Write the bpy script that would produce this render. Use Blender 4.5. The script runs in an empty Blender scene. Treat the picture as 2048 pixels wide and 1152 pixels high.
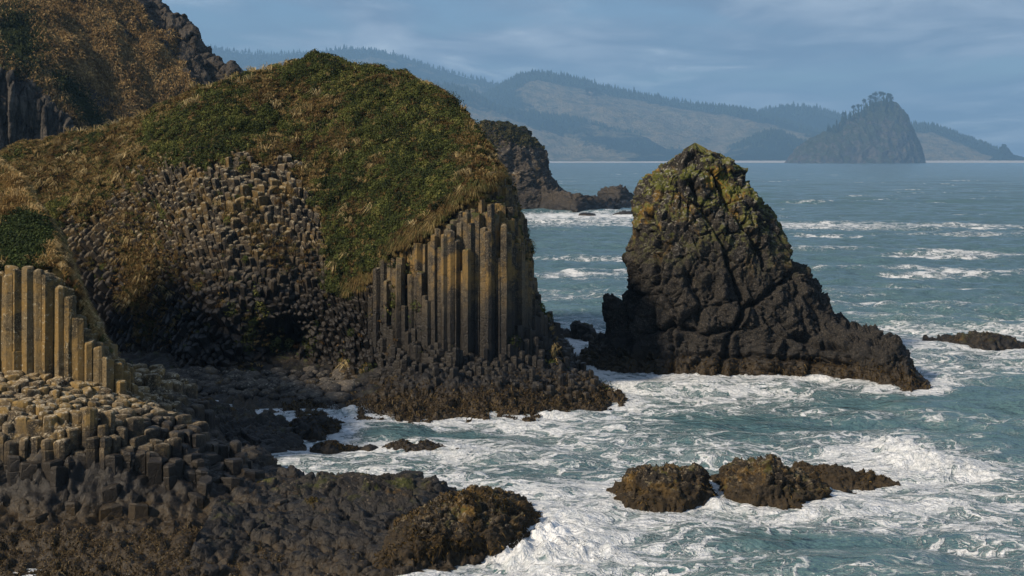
# Rocky coast: basalt headland, sea stack, tidal rocks and a hazy far range
HAZE = 1.2e-4
SUN, SUN_EL, SUN_AZ = 3.15, 35.0, 56.0
SKY, CLOUD = 0.067, 2.7
SKYM = (.55, .68, .84)
EXPO = 0.95
DENOISE = True
import bpy, math, random
import numpy as np
from mathutils import Vector, kdtree, bvhtree, geometry

R = math.radians
F, H, V0 = 2844.0, 12.0, 320.0            # focal length in photo pixels, eye height in metres, horizon row
rng = np.random.default_rng(7)
random.seed(7)

scene = bpy.context.scene
COL = scene.collection


def P3(u, v, Y):
    return np.array([(u - 1024.0) / F * Y, Y, H - (v - V0) / F * Y])


def to_uv(P):
    Y = np.maximum(P[..., 1], 1e-3)
    return P[..., 0] / Y * F + 1024.0, (H - P[..., 2]) / Y * F + V0


def smooth(a, b, x):
    t = np.clip((x - a) / (b - a), 0, 1)
    return t * t * (3 - 2 * t)


# ------------------------------------------------------------------ noise
def _h(ix, iy, iz, seed):
    with np.errstate(over='ignore'):
        h = (ix.astype(np.int64) * 374761393 + iy.astype(np.int64) * 668265263
             + iz.astype(np.int64) * 2147483647 + seed * 1274126177) & 0xFFFFFFFF
        h = (h ^ (h >> 13)) * 1274126177 & 0xFFFFFFFF
        h = (h ^ (h >> 16)) * 2246822519 & 0xFFFFFFFF
        h = h ^ (h >> 15)
    return h


def perlin(P, seed=0):
    P = np.asarray(P, dtype=np.float64)
    sh = P.shape[:-1]
    P = P.reshape(-1, 3)
    i = np.floor(P).astype(np.int64)
    f = P - i
    w = f * f * f * (f * (f * 6 - 15) + 10)
    out = np.zeros(len(P))
    for dx in (0, 1):
        for dy in (0, 1):
            for dz in (0, 1):
                h = _h(i[:, 0] + dx, i[:, 1] + dy, i[:, 2] + dz, seed)
                gx = (h & 1023) / 511.5 - 1
                gy = ((h >> 10) & 1023) / 511.5 - 1
                gz = ((h >> 20) & 1023) / 511.5 - 1
                d = gx * (f[:, 0] - dx) + gy * (f[:, 1] - dy) + gz * (f[:, 2] - dz)
                out += d * (w[:, 0] if dx else 1 - w[:, 0]) * (w[:, 1] if dy else 1 - w[:, 1]) * (w[:, 2] if dz else 1 - w[:, 2])
    return out.reshape(sh)


def fbm(P, octaves=4, seed=0, lac=2.03, gain=0.5):
    out, a = 0, 1.0
    P = np.asarray(P, dtype=np.float64)
    for o in range(octaves):
        out = out + a * perlin(P, seed + o * 17)
        P = P * lac + 3.7
        a *= gain
    return out


def worley(P, seed=0, delta=False):
    """first and second distance and a random number of the nearest cell"""
    P = np.asarray(P, dtype=np.float64)
    sh = P.shape[:-1]
    P = P.reshape(-1, 3)
    i = np.floor(P).astype(np.int64)
    f1 = np.full(len(P), 9.0)
    f2 = np.full(len(P), 9.0)
    idv = np.zeros(len(P))
    dl = np.zeros((len(P), 3))
    for dx in (-1, 0, 1):
        for dy in (-1, 0, 1):
            for dz in (-1, 0, 1):
                cx, cy, cz = i[:, 0] + dx, i[:, 1] + dy, i[:, 2] + dz
                h = _h(cx, cy, cz, seed)
                qx = cx + (h & 1023) / 1023.0
                qy = cy + ((h >> 10) & 1023) / 1023.0
                qz = cz + ((h >> 20) & 1023) / 1023.0
                d = np.sqrt((qx - P[:, 0]) ** 2 + (qy - P[:, 1]) ** 2 + (qz - P[:, 2]) ** 2)
                near = d < f1
                f2 = np.where(near, f1, np.minimum(f2, d))
                idv = np.where(near, ((h * 7919) & 0xFFFF) / 65535.0, idv)
                if delta:
                    dl[near] = np.stack([P[:, 0] - qx, P[:, 1] - qy, P[:, 2] - qz], 1)[near]
                f1 = np.minimum(f1, d)
    if delta:
        g = np.stack([np.sin(idv * 917.0), np.sin(idv * 1733.0 + 1.3), np.sin(idv * 2971.0 + 2.1)], 1)
        return f1.reshape(sh), f2.reshape(sh), idv.reshape(sh), (g * dl).sum(1).reshape(sh)
    return f1.reshape(sh), f2.reshape(sh), idv.reshape(sh)


# ------------------------------------------------------------------ mesh helpers
def np_mesh(name, V, faces=None, quads=None, tris=None, attrs=None, smooth_shade=False):
    """mesh out of numpy arrays: V (n,3); quads (q,4) and/or tris (t,3)"""
    me = bpy.data.meshes.new(name)
    V = np.ascontiguousarray(V, dtype=np.float32).reshape(-1, 3)
    me.vertices.add(len(V))
    me.vertices.foreach_set('co', V.ravel())
    loops, starts, totals, s = [], [], [], 0
    for arr in (quads, tris):
        if arr is None or len(arr) == 0:
            continue
        arr = np.asarray(arr, dtype=np.int32)
        k = arr.shape[1]
        loops.append(arr.ravel())
        starts.append(s + np.arange(len(arr)) * k)
        totals.append(np.full(len(arr), k))
        s += arr.size
    if faces is not None and len(faces):
        fl = [len(f) for f in faces]
        loops.append(np.fromiter((i for f in faces for i in f), dtype=np.int32))
        st = np.concatenate([[0], np.cumsum(fl)[:-1]]) + s
        starts.append(st)
        totals.append(np.array(fl))
        s += int(sum(fl))
    loops = np.concatenate(loops).astype(np.int32)
    starts = np.concatenate(starts).astype(np.int32)
    totals = np.concatenate(totals).astype(np.int32)
    me.loops.add(len(loops))
    me.loops.foreach_set('vertex_index', loops)
    me.polygons.add(len(starts))
    me.polygons.foreach_set('loop_start', starts)
    me.polygons.foreach_set('loop_total', totals)
    if smooth_shade:
        me.polygons.foreach_set('use_smooth', np.ones(len(starts), dtype=bool))
    else:
        me.polygons.foreach_set('use_smooth', np.zeros(len(starts), dtype=bool))
    me.update(calc_edges=True)
    for k, a in (attrs or {}).items():
        a = np.ascontiguousarray(a, dtype=np.float32)
        if a.ndim == 1:
            at = me.attributes.new(k, 'FLOAT', 'POINT')
            at.data.foreach_set('value', a)
        else:
            at = me.attributes.new(k, 'FLOAT_COLOR', 'POINT')
            if a.shape[1] == 3:
                a = np.concatenate([a, np.ones((len(a), 1), np.float32)], 1)
            at.data.foreach_set('color', a.ravel())
    return me


def link(name, me, mat=None, parent=None):
    o = bpy.data.objects.new(name, me)
    COL.objects.link(o)
    if mat is not None:
        me.materials.append(mat)
    if parent is not None:
        o.parent = parent
    return o


def tag(o, label=None, cat=None, group=None, kind=None):
    if label:
        o['label'] = label
    if cat:
        o['category'] = cat
    if group:
        o['group'] = group
    if kind:
        o['kind'] = kind
    return o


def grid_quads(n, m, wrap=False):
    i = np.arange(n * m).reshape(n, m)
    if wrap:
        i = np.concatenate([i, i[:, :1]], 1)
    q = np.stack([i[:-1, :-1], i[:-1, 1:], i[1:, 1:], i[1:, :-1]], -1).reshape(-1, 4)
    return q


def grid_normals(G):
    du = np.gradient(G, axis=0)
    dv = np.gradient(G, axis=1)
    n = np.cross(dv, du)
    n /= np.maximum(np.linalg.norm(n, axis=-1, keepdims=True), 1e-9)
    return n


def cat_rom(K, n):
    """resample control points K (k, ...) to n along axis 0 with a damped cubic"""
    K = np.asarray(K, dtype=np.float64)
    k = len(K)
    t = np.linspace(0, k - 1, n)
    i = np.clip(t.astype(int), 0, k - 2)
    f = (t - i).reshape((-1,) + (1,) * (K.ndim - 1))
    T = np.zeros_like(K)
    T[1:-1] = (K[2:] - K[:-2]) * 0.5 * 0.72
    T[0], T[-1] = K[1] - K[0], K[-1] - K[-2]
    a, b, ta, tb = K[i], K[i + 1], T[i], T[i + 1]
    f2, f3 = f * f, f * f * f
    return a * (2 * f3 - 3 * f2 + 1) + ta * (f3 - 2 * f2 + f) + b * (-2 * f3 + 3 * f2) + tb * (f3 - f2)


def loft(stations, ns, nt):
    """stations: list of control polylines with the same number of knots -> grid (ns, nt, 3)"""
    K = np.asarray(stations, dtype=np.float64)
    A = cat_rom(K, ns)                       # along the stations
    return np.swapaxes(cat_rom(np.swapaxes(A, 0, 1), nt), 0, 1)


def ridged(P, octaves=4, seed=0, lac=2.1, gain=0.52):
    """sharp-crested noise, about -0.5 to 0.5"""
    out, a, w = 0, 1.0, 1.0
    P = np.asarray(P, dtype=np.float64)
    for o in range(octaves):
        r = 1 - np.abs(perlin(P, seed + 13 * o)) * 2.6
        out = out + a * r * w
        w = np.clip(r, 0.15, 1)
        P = P * lac + 5.3
        a *= gain
    return out * 0.55 - 0.42


def rockify(P, N, s=1.0, amp=1.0, seed=0, block=0.36, crack=0.20, soft=0.30, aniso=(1, 1, 1), scales=((1.5, 0.8), (0.62, 0.42), (0.27, 0.22)), fine=.032, rid=.42):
    """push a surface along its normals into crisp, faceted, cracked rock; s = size of the blocks in metres"""
    A = np.array(aniso)
    W = (P + 0.10 * s * np.stack([fbm(P / s * 0.9, 2, seed + k) for k in (1, 2, 3)], -1)) * A
    d = soft * s * fbm(P / (2.6 * s), 3, seed + 5)
    d = d + rid * s * ridged(P * A / (1.1 * s), 4, seed + 41)
    for k, (sc, w) in enumerate(scales):
        f1, f2, c, tl = worley(W / (sc * s) + 5.1 * k, seed + 11 + 7 * k, True)
        e = f2 - f1
        open_ = smooth(-.35, .35, perlin(P / (2.2 * sc * s), seed + 77 + k))
        d = d + w * s * (block * (1.0 * tl + 0.5 * (c - 0.5)) * smooth(-0.01, 0.025, e) - crack * (.3 + 1.4 * open_) * np.exp(-(e / 0.045) ** 2))
    d = d + fine * s * ridged(P / (0.2 * s), 3, seed + 31)
    return P + N * (amp * d)[..., None]


# ------------------------------------------------------------------ column building
class MB:
    def __init__(self):
        self.v, self.f, self.r, self.n = [], [], [], 0

    def add(self, V, faces, rnd):
        self.v.append(V)
        o = self.n
        self.f.extend([tuple(i + o for i in f) for f in faces])
        self.r.append(np.full(len(V), rnd))
        self.n += len(V)

    def mesh(self, name, sm=False):
        return np_mesh(name, np.concatenate(self.v), faces=self.f, attrs={'rnd': np.concatenate(self.r)}, smooth_shade=sm)


def hex_seeds(x0, x1, y0, y1, s, jit, rg, drop=0.0):
    pts = []
    dy = s * 0.8660254
    for j in range(int((y1 - y0) / dy) + 1):
        for i in range(int((x1 - x0) / s) + 1):
            pts.append((x0 + (i + 0.5 * (j % 2)) * s, y0 + j * dy))
    p = np.array(pts)
    if drop:
        p = p[rg.random(len(p)) > drop]
    return p + (rg.random(p.shape) - 0.5) * 2 * jit * s


def voronoi(pts, lim):
    """list of (index, polygon (k,2)) of the cells that close within lim of their seed; and neighbours"""
    vs, es, fs, ov, oe, of = geometry.delaunay_2d_cdt([Vector(p) for p in pts], [], [], 0, 1e-7)
    V = np.array([(v[0], v[1]) for v in vs])
    T = np.array([f for f in fs if len(f) == 3])
    a, b, c = V[T[:, 0]], V[T[:, 1]], V[T[:, 2]]
    d = 2 * (a[:, 0] * (b[:, 1] - c[:, 1]) + b[:, 0] * (c[:, 1] - a[:, 1]) + c[:, 0] * (a[:, 1] - b[:, 1]))
    d = np.where(np.abs(d) < 1e-12, 1e-12, d)
    a2, b2, c2 = (a ** 2).sum(1), (b ** 2).sum(1), (c ** 2).sum(1)
    cc = np.stack([(a2 * (b[:, 1] - c[:, 1]) + b2 * (c[:, 1] - a[:, 1]) + c2 * (a[:, 1] - b[:, 1])) / d,
                   (a2 * (c[:, 0] - b[:, 0]) + b2 * (a[:, 0] - c[:, 0]) + c2 * (b[:, 0] - a[:, 0])) / d], 1)
    inc = [[] for _ in V]
    nb = [set() for _ in V]
    for t, (i, j, k) in enumerate(T):
        inc[i].append(t); inc[j].append(t); inc[k].append(t)
        nb[i].update((j, k)); nb[j].update((i, k)); nb[k].update((i, j))
    cells = {}
    for i, ts in enumerate(inc):
        if len(ts) < 3:
            continue
        q = cc[ts]
        if (np.abs(q - V[i]).max(axis=0) > lim).any():
            continue
        ang = np.arctan2(q[:, 1] - V[i][1], q[:, 0] - V[i][0])
        cells[i] = q[np.argsort(ang)]
    return V, cells, nb


def column(mb, poly, o, e1, e2, ax, z0, z1, rg, gap=0.02, seg=(0.5, 1.5), dome=0.05, bev=0.05, tilt=0.12, rnd=None, shift=0.012, chaikin=0, rough=0.0):
    """a jointed prism: poly (k,2) about o in the axes e1, e2; from z0 to z1 along ax; bev rounds its head"""
    c = poly.mean(0)
    q = poly - c
    for _ in range(chaikin):
        nx = np.roll(q, -1, axis=0)
        q = np.stack([q * .72 + nx * .28, q * .28 + nx * .72], 1).reshape(-1, 2)
    k = len(q)
    r = np.sqrt((q ** 2).sum(1)).mean()
    q = q * max(0.5, 1 - gap / max(r, 1e-3))
    o = o + e1 * c[0] + e2 * c[1]
    cuts = [z1]
    z = z1
    while z > z0:
        z -= rg.uniform(*seg)
        cuts.append(max(z, z0))
    tl = (rg.random(2) - 0.5) * 2 * tilt
    V, faces = [], []
    nb_ = 3 if bev > 0.075 else 1
    for s in range(len(cuts) - 1):
        top, bot = cuts[s], cuts[s + 1]
        off = (rg.random(2) - 0.5) * 2 * shift
        sc = 1 + (rg.random() - 0.5) * 0.05
        qs = q * sc + off
        cap = s == 0
        b = min(bev if cap else min(bev * 0.45, .03), (top - bot) * 0.4)
        base = len(V)
        bl = min(b, .025)
        rings = [(bot, 1.0 - bl * 0.5 / r), (bot + bl, 1.0), (top - b, 1.0)]
        m = nb_ if cap else 1
        for i in range(1, m + 1):
            a = i / m * math.pi / 2 * (1 if m > 1 else .75)
            rings.append((top - b + b * math.sin(a), 1.0 - b * (1 - math.cos(a)) * (1.0 if cap else 1.0) / r))
        ring = []
        for zi, (zz, ss) in enumerate(rings):
            p = qs * ss
            h = zz + (p @ tl if (cap and zi >= 2) else 0.0)
            ring.append(o + np.outer(p[:, 0], e1) + np.outer(p[:, 1], e2) + np.outer(h + np.zeros(k), ax))
        V.extend(ring)
        base = sum(len(x) for x in V) - k * len(rings)
        for i in range(len(rings) - 1):
            for j in range(k):
                j2 = (j + 1) % k
                faces.append((base + i * k + j, base + i * k + j2, base + (i + 1) * k + j2, base + (i + 1) * k + j))
        tb = base + (len(rings) - 1) * k
        if cap:
            ci = tb + k
            V.append((o + e1 * off[0] + e2 * off[1] + ax * (top + dome * rg.uniform(-0.4, 1.2)))[None])
            for j in range(k):
                faces.append((tb + j, tb + (j + 1) % k, ci))
        else:
            faces.append(tuple(tb + j for j in range(k)))
    V = np.concatenate(V)
    if rough:
        V = V + rough * np.stack([perlin(V * 2.3, 61), perlin(V * 2.3, 62), perlin(V * 2.3, 63)], -1)
    mb.add(V, faces, rg.random() if rnd is None else rnd)


EX, EY, EZ = np.array([1., 0, 0]), np.array([0, 1., 0]), np.array([0, 0, 1.])


# ------------------------------------------------------------------ plants
def blades(Pt, Nn, L, W, col, rg, up=0.8, out=0.5, spread=0.6, droop=0.35):
    """bent grass blades: roots Pt (n,3), normals, lengths, widths, colours (n,3) -> V, quads, tris, colour"""
    n = len(Pt)
    d = Nn * out + np.array([0, 0, up]) + (rg.random((n, 3)) - 0.5) * 2 * spread
    d /= np.linalg.norm(d, axis=1, keepdims=True)
    s = np.cross(d, rg.normal(size=(n, 3)))
    s /= np.maximum(np.linalg.norm(s, axis=1, keepdims=True), 1e-6)
    lat = rg.normal(size=(n, 3)) * 0.25
    lat[:, 2] -= droop
    mid = Pt + d * (L * 0.55)[:, None] + lat * (L * 0.15)[:, None]
    tip = Pt + d * (L * 0.9)[:, None] + lat * (L * 0.75)[:, None]
    w = W[:, None] * 0.5
    V = np.stack([Pt - s * w, Pt + s * w, mid + s * w * 0.8, mid - s * w * 0.8, tip], 1).reshape(-1, 3)
    b = np.arange(n) * 5
    quads = np.stack([b, b + 1, b + 2, b + 3], 1)
    tris = np.stack([b + 3, b + 2, b + 4], 1)
    return V, quads, tris, np.repeat(col, 5, axis=0)


def leaves(C, S, col, rg, flat=0.0, Nn=None):
    """small folded leaves at C with sizes S"""
    n = len(C)
    a = rg.normal(size=(n, 3))
    nr = rg.normal(size=(n, 3))
    if Nn is not None:
        nr = nr * (1 - flat) + Nn * flat * 2.0
    a -= nr * ((a * nr).sum(1) / np.maximum((nr * nr).sum(1), 1e-6))[:, None]
    a /= np.maximum(np.linalg.norm(a, axis=1, keepdims=True), 1e-6)
    b = np.cross(nr, a)
    b /= np.maximum(np.linalg.norm(b, axis=1, keepdims=True), 1e-6)
    s = S[:, None]
    V = np.stack([C - a * s, C + b * s * 0.5, C + a * s, C - b * s * 0.5], 1).reshape(-1, 3)
    i = np.arange(n) * 4
    return V, np.stack([i, i + 1, i + 2, i + 3], 1), np.repeat(col, 4, axis=0)


def tussocks(Cn, Nn, L, nb, col, rg, wid=(.02, .045), rad=.14, down=.5):
    """clumps of nb arching blades round each centre; col is one colour per clump"""
    n = len(Cn)
    P = np.repeat(Cn, nb, axis=0); N = np.repeat(Nn, nb, axis=0); Lr = np.repeat(L, nb) * rg.uniform(.55, 1.15, n * nb)
    a = rg.uniform(0, 6.2832, n * nb)
    rd = np.stack([np.cos(a), np.sin(a), 0 * a], 1)
    rd = rd - N * (rd * N).sum(1, keepdims=True)
    P = P + rd * (rad * rg.random(n * nb))[:, None]
    fall = np.array([0, 0, -1.0]) - N * (-N[:, 2:3])
    D = N * .55 + np.array([0, 0, .75]) + rd * rg.uniform(.15, .8, (n * nb, 1)) + fall * down * .4
    D /= np.linalg.norm(D, axis=1, keepdims=True)
    s = np.cross(D, rg.normal(size=(n * nb, 3))); s /= np.maximum(np.linalg.norm(s, axis=1, keepdims=True), 1e-6)
    mid = P + D * (Lr * .5)[:, None]
    tip = mid + (D * .32 + rd * .25 + fall * down + np.array([0, 0, -.22])) * (Lr * .62)[:, None]
    w = (rg.uniform(*wid, n * nb) * .5)[:, None]
    V = np.stack([P - s * w, P + s * w, mid + s * w * .85, mid - s * w * .85, tip], 1).reshape(-1, 3)
    b = np.arange(n * nb) * 5
    c = np.repeat(col, nb, axis=0) * rg.uniform(.7, 1.3, (n * nb, 1))
    return V, np.stack([b, b + 1, b + 2, b + 3], 1), np.stack([b + 3, b + 2, b + 4], 1), np.repeat(c, 5, axis=0)


def bushes(Cn, Nn, rad, nl, col, rg, size=(.05, .11)):
    """low domes of leaves"""
    n = len(Cn)
    d = rg.normal(size=(n * nl, 3)); d /= np.linalg.norm(d, axis=1, keepdims=True)
    N = np.repeat(Nn, nl, axis=0)
    d = np.where(((d * N).sum(1) < -.1)[:, None], -d, d)
    r = np.repeat(rad, nl)
    up = N * .5 + np.array([0, 0, .5])
    P = np.repeat(Cn, nl, axis=0) + d * (r * rg.uniform(.65, 1.05, n * nl))[:, None] - up * (r * .25)[:, None]
    c = np.repeat(col, nl, axis=0) * rg.uniform(.6, 1.45, (n * nl, 1))
    V, Q, C = leaves(P, rg.uniform(*size, n * nl), c, rg, .45, d)
    return V, Q, C


def sample_grid(G, N, weight, n, rg):
    """n random points of a grid surface, by area times weight (per vertex)"""
    A = np.linalg.norm(np.cross(G[1:, :-1] - G[:-1, :-1], G[:-1, 1:] - G[:-1, :-1]), axis=-1)
    w = (A * weight[:-1, :-1]).ravel()
    cdf = np.cumsum(w)
    idx = np.searchsorted(cdf, rg.random(n) * cdf[-1])
    idx = np.minimum(idx, len(w) - 1)
    i, j = idx // A.shape[1], idx % A.shape[1]
    a, b = rg.random((n, 1)), rg.random((n, 1))
    P = G[i, j] * (1 - a) * (1 - b) + G[i + 1, j] * a * (1 - b) + G[i, j + 1] * (1 - a) * b + G[i + 1, j + 1] * a * b
    return P, N[i, j]


def pick(cols, t):
    """colour ramp: cols (k,3), t in 0..1"""
    cols = np.asarray(cols)
    x = np.clip(t, 0, 0.9999) * (len(cols) - 1)
    i = x.astype(int)
    f = (x - i)[:, None]
    return cols[i] * (1 - f) + cols[i + 1] * f


SHORE = []          # points of rock at the waterline, for the foam


def note_shore(P, lo=-0.3, hi=0.3):
    P = np.asarray(P).reshape(-1, 3)
    SHORE.append(P[(P[:, 2] > lo) & (P[:, 2] < hi)])
# ------------------------------------------------------------------ materials
class NT:
    """a short way to write node trees"""
    def __init__(self, tree):
        self.t = tree
        self.pos = None

    def n(self, kind, **kw):
        nd = self.t.nodes.new(kind)
        for k, v in kw.items():
            setattr(nd, k, v)
        return nd

    def put(self, sock, val):
        if isinstance(val, bpy.types.NodeSocket):
            self.t.links.new(val, sock)
        elif isinstance(val, (tuple, list)) and len(val) == 3 and sock.type == 'RGBA':
            sock.default_value = (*val, 1)
        else:
            sock.default_value = val

    def math(self, op, a, b=0.0, c=None, clamp=False):
        nd = self.n('ShaderNodeMath', operation=op, use_clamp=clamp)
        self.put(nd.inputs[0], a); self.put(nd.inputs[1], b)
        if c is not None:
            self.put(nd.inputs[2], c)
        return nd.outputs[0]

    def vmath(self, op, a, b):
        nd = self.n('ShaderNodeVectorMath', operation=op)
        self.put(nd.inputs[0], a); self.put(nd.inputs[1], b)
        return nd.outputs[0]

    def ramp(self, x, lo, hi, a=0.0, b=1.0):
        nd = self.n('ShaderNodeMapRange', interpolation_type='SMOOTHSTEP')
        self.put(nd.inputs[0], x); self.put(nd.inputs[1], lo); self.put(nd.inputs[2], hi)
        self.put(nd.inputs[3], a); self.put(nd.inputs[4], b)
        return nd.outputs[0]

    def noise(self, vec, scale, detail=4, rough=0.55, dist=0.0, color=False):
        nd = self.n('ShaderNodeTexNoise')
        self.put(nd.inputs['Vector'], vec)
        nd.inputs['Scale'].default_value = scale
        nd.inputs['Detail'].default_value = detail
        nd.inputs['Roughness'].default_value = rough
        nd.inputs['Distortion'].default_value = dist
        return nd.outputs[1 if color else 0]

    def voro(self, vec, scale, feature='F1', out=0, rand=1.0):
        nd = self.n('ShaderNodeTexVoronoi', feature=feature)
        self.put(nd.inputs['Vector'], vec)
        nd.inputs['Scale'].default_value = scale
        nd.inputs['Randomness'].default_value = rand
        return nd.outputs[out]

    def mix(self, f, a, b, blend='MIX'):
        nd = self.n('ShaderNodeMix', data_type='RGBA', blend_type=blend)
        self.put(nd.inputs[0], f); self.put(nd.inputs[6], a); self.put(nd.inputs[7], b)
        return nd.outputs[2]

    def scaled(self, vec, s):
        return self.vmath('MULTIPLY', vec, s)

    def attr(self, name, out=2):
        return self.n('ShaderNodeAttribute', attribute_name=name).outputs[out]

    def bump(self, h, strength, dist, normal=None):
        nd = self.n('ShaderNodeBump')
        nd.inputs['Strength'].default_value = strength
        nd.inputs['Distance'].default_value = dist
        self.put(nd.inputs['Height'], h)
        if normal is not None:
            self.put(nd.inputs['Normal'], normal)
        return nd.outputs[0]


def new_mat(name):
    m = bpy.data.materials.new(name)
    m.use_nodes = True
    m.node_tree.nodes.clear()
    t = NT(m.node_tree)
    out = t.n('ShaderNodeOutputMaterial')
    bs = t.n('ShaderNodeBsdfPrincipled')
    t.t.links.new(bs.outputs[0], out.inputs[0])
    geo = t.n('ShaderNodeNewGeometry')
    return m, t, bs, geo, out


def rock_mat(name, dark=(.022, .021, .020), mid=(.062, .055, .047), pale=(.24, .215, .165), ochre=(.15, .095, .028), moss=(.045, .055, .012),
             pale_amt=0.5, ochre_amt=0.4, moss_amt=0.0, wet_shade=(1.0, 3.0), weed=(0.3, 0.9), scale=1.0, top_z=6.0, weed_col=(.040, .028, .014), bump=1.0,
             lichen_z=None, wet_shade_col=(.0062, .0058, .0058), rnd_amt=0.5):
    """weathered basalt: darker below from tide wetness and painted-in shade, weed at its foot, lichen higher up"""
    m, t, bs, geo, out = new_mat(name)
    pos = geo.outputs['Position']
    sep = t.n('ShaderNodeSeparateXYZ'); t.put(sep.inputs[0], pos)
    z = sep.outputs[2]
    nsep = t.n('ShaderNodeSeparateXYZ'); t.put(nsep.inputs[0], geo.outputs['Normal'])
    nz = nsep.outputs[2]
    big = t.noise(pos, 0.35 * scale, 3)
    med = t.noise(pos, 1.7 * scale, 5, 0.6)
    fine = t.noise(pos, 9.0 * scale, 5, 0.65)
    rnd = t.attr('rnd')
    v = t.math('ADD', t.math('MULTIPLY', med, 0.6), t.math('MULTIPLY', fine, 0.4))
    v = t.math('ADD', v, t.math('MULTIPLY', t.math('SUBTRACT', rnd, 0.5), rnd_amt))
    col = t.mix(t.ramp(v, 0.36, 0.70), dark, mid)
    col = t.mix(t.ramp(t.noise(pos, 17.0 * scale, 3, 0.7), 0.50, 0.66, 0.0, 0.65), col, tuple(c * 2.3 for c in mid))
    col = t.mix(t.ramp(t.noise(pos, 3.1 * scale, 5, 0.7), 0.52, 0.62, 0.0, 0.55), col, tuple(c * .5 for c in dark))
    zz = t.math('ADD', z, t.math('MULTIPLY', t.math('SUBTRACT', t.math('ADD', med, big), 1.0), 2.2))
    dry_lit = t.ramp(zz, wet_shade[0], wet_shade[1])
    hi = t.ramp(zz, lichen_z[0], lichen_z[1]) if lichen_z else dry_lit
    # ochre crust
    oc = t.math('MULTIPLY', t.ramp(t.noise(pos, 0.8 * scale, 5, 0.65, 0.6), 0.62 - 0.3 * ochre_amt, 0.80 - 0.3 * ochre_amt), hi)
    oc = t.math('MULTIPLY', oc, t.ramp(fine, 0.25, 0.6, 0.45, 1.0))
    col = t.mix(oc, col, ochre)
    if moss_amt > 0:
        ms = t.math('MULTIPLY', t.ramp(t.math('ADD', t.noise(pos, 1.1 * scale, 5, 0.7, 0.4), t.math('MULTIPLY', nz, 0.12)), 0.66 - 0.3 * moss_amt, 0.74 - 0.3 * moss_amt), hi)
        col = t.mix(ms, col, moss)
    # pale lichen spots
    sp = t.noise(pos, 5.5 * scale, 4, 0.7)
    pl = t.ramp(t.math('ADD', sp, t.math('MULTIPLY', nz, 0.10)), 0.70 - 0.22 * pale_amt, 0.78 - 0.22 * pale_amt)
    pl = t.math('MULTIPLY', t.math('MULTIPLY', pl, hi), t.ramp(med, 0.35, 0.6, 0.25, 1.0))
    col = t.mix(pl, col, pale)
    # black tide zone, with the shade of the lower rock put into its colour; weed
    wet_shade_mix = t.mix(t.ramp(t.math('ADD', t.math('MULTIPLY', fine, .6), t.math('MULTIPLY', sp, .4)), 0.42, 0.62), wet_shade_col, tuple(c * 3.2 for c in wet_shade_col))
    col = t.mix(dry_lit, t.mix(0.12, wet_shade_mix, col), col)
    zw = t.math('ADD', z, t.math('MULTIPLY', t.math('SUBTRACT', med, 0.5), 1.6))
    wd = t.math('MULTIPLY', t.ramp(zw, weed[0], weed[1], 1.0, 0.0), t.ramp(sp, 0.36, 0.52))
    col = t.mix(wd, col, t.mix(fine, tuple(c * .35 for c in weed_col), tuple(c * 1.5 for c in weed_col)))
    t.put(bs.inputs['Base Color'], col)
    t.put(bs.inputs['Roughness'], t.math('ADD', t.ramp(dry_lit, 0, 1, 0.46, 0.9), t.math('MULTIPLY', t.math('SUBTRACT', fine, 0.5), 0.25)))
    bs.inputs['Specular IOR Level'].default_value = 0.28
    crack = t.ramp(t.voro(t.vmath('ADD', pos, t.scaled(t.noise(pos, 1.5 * scale, 3, color=True), (.5, .5, .5))), 2.2 * scale, 'DISTANCE_TO_EDGE'), 0.0, 0.07)
    h = t.math('ADD', t.math('MULTIPLY', fine, 0.5), t.math('MULTIPLY', t.noise(pos, 28 * scale, 4, 0.7), 0.28))
    h = t.math('ADD', h, t.math('MULTIPLY', crack, 0.18))
    t.put(bs.inputs['Normal'], t.bump(h, 0.62 * bump, 0.13 / scale))
    return m


def tint_mat(name, rough=0.8, trans=0.25):
    """plants: each blade or leaf carries its own colour"""
    m, t, bs, geo, out = new_mat(name)
    c = t.attr('tint', 0)
    t.put(bs.inputs['Base Color'], c)
    bs.inputs['Roughness'].default_value = rough
    bs.inputs['Specular IOR Level'].default_value = 0.2
    tr = t.n('ShaderNodeBsdfTranslucent')
    t.put(tr.inputs[0], c)
    mx = t.n('ShaderNodeMixShader'); mx.inputs[0].default_value = trans
    t.t.links.new(bs.outputs[0], mx.inputs[1]); t.t.links.new(tr.outputs[0], mx.inputs[2])
    t.t.links.new(mx.outputs[0], out.inputs[0])
    return m


def soil_mat(name, a=(.030, .032, .012), b=(.085, .060, .024), c=(.018, .016, .010), scale=1.0):
    m, t, bs, geo, out = new_mat(name)
    pos = geo.outputs['Position']
    col = t.mix(t.ramp(t.noise(pos, 0.5 * scale, 5, 0.6), 0.38, 0.62), a, b)
    col = t.mix(t.ramp(t.noise(pos, 4 * scale, 4, 0.7), 0.45, 0.7), col, c)
    t.put(bs.inputs['Base Color'], col)
    bs.inputs['Roughness'].default_value = 0.95
    bs.inputs['Specular IOR Level'].default_value = 0.1
    t.put(bs.inputs['Normal'], t.bump(t.noise(pos, 6 * scale, 5, 0.7), 0.8, 0.25 / scale))
    return m


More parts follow.
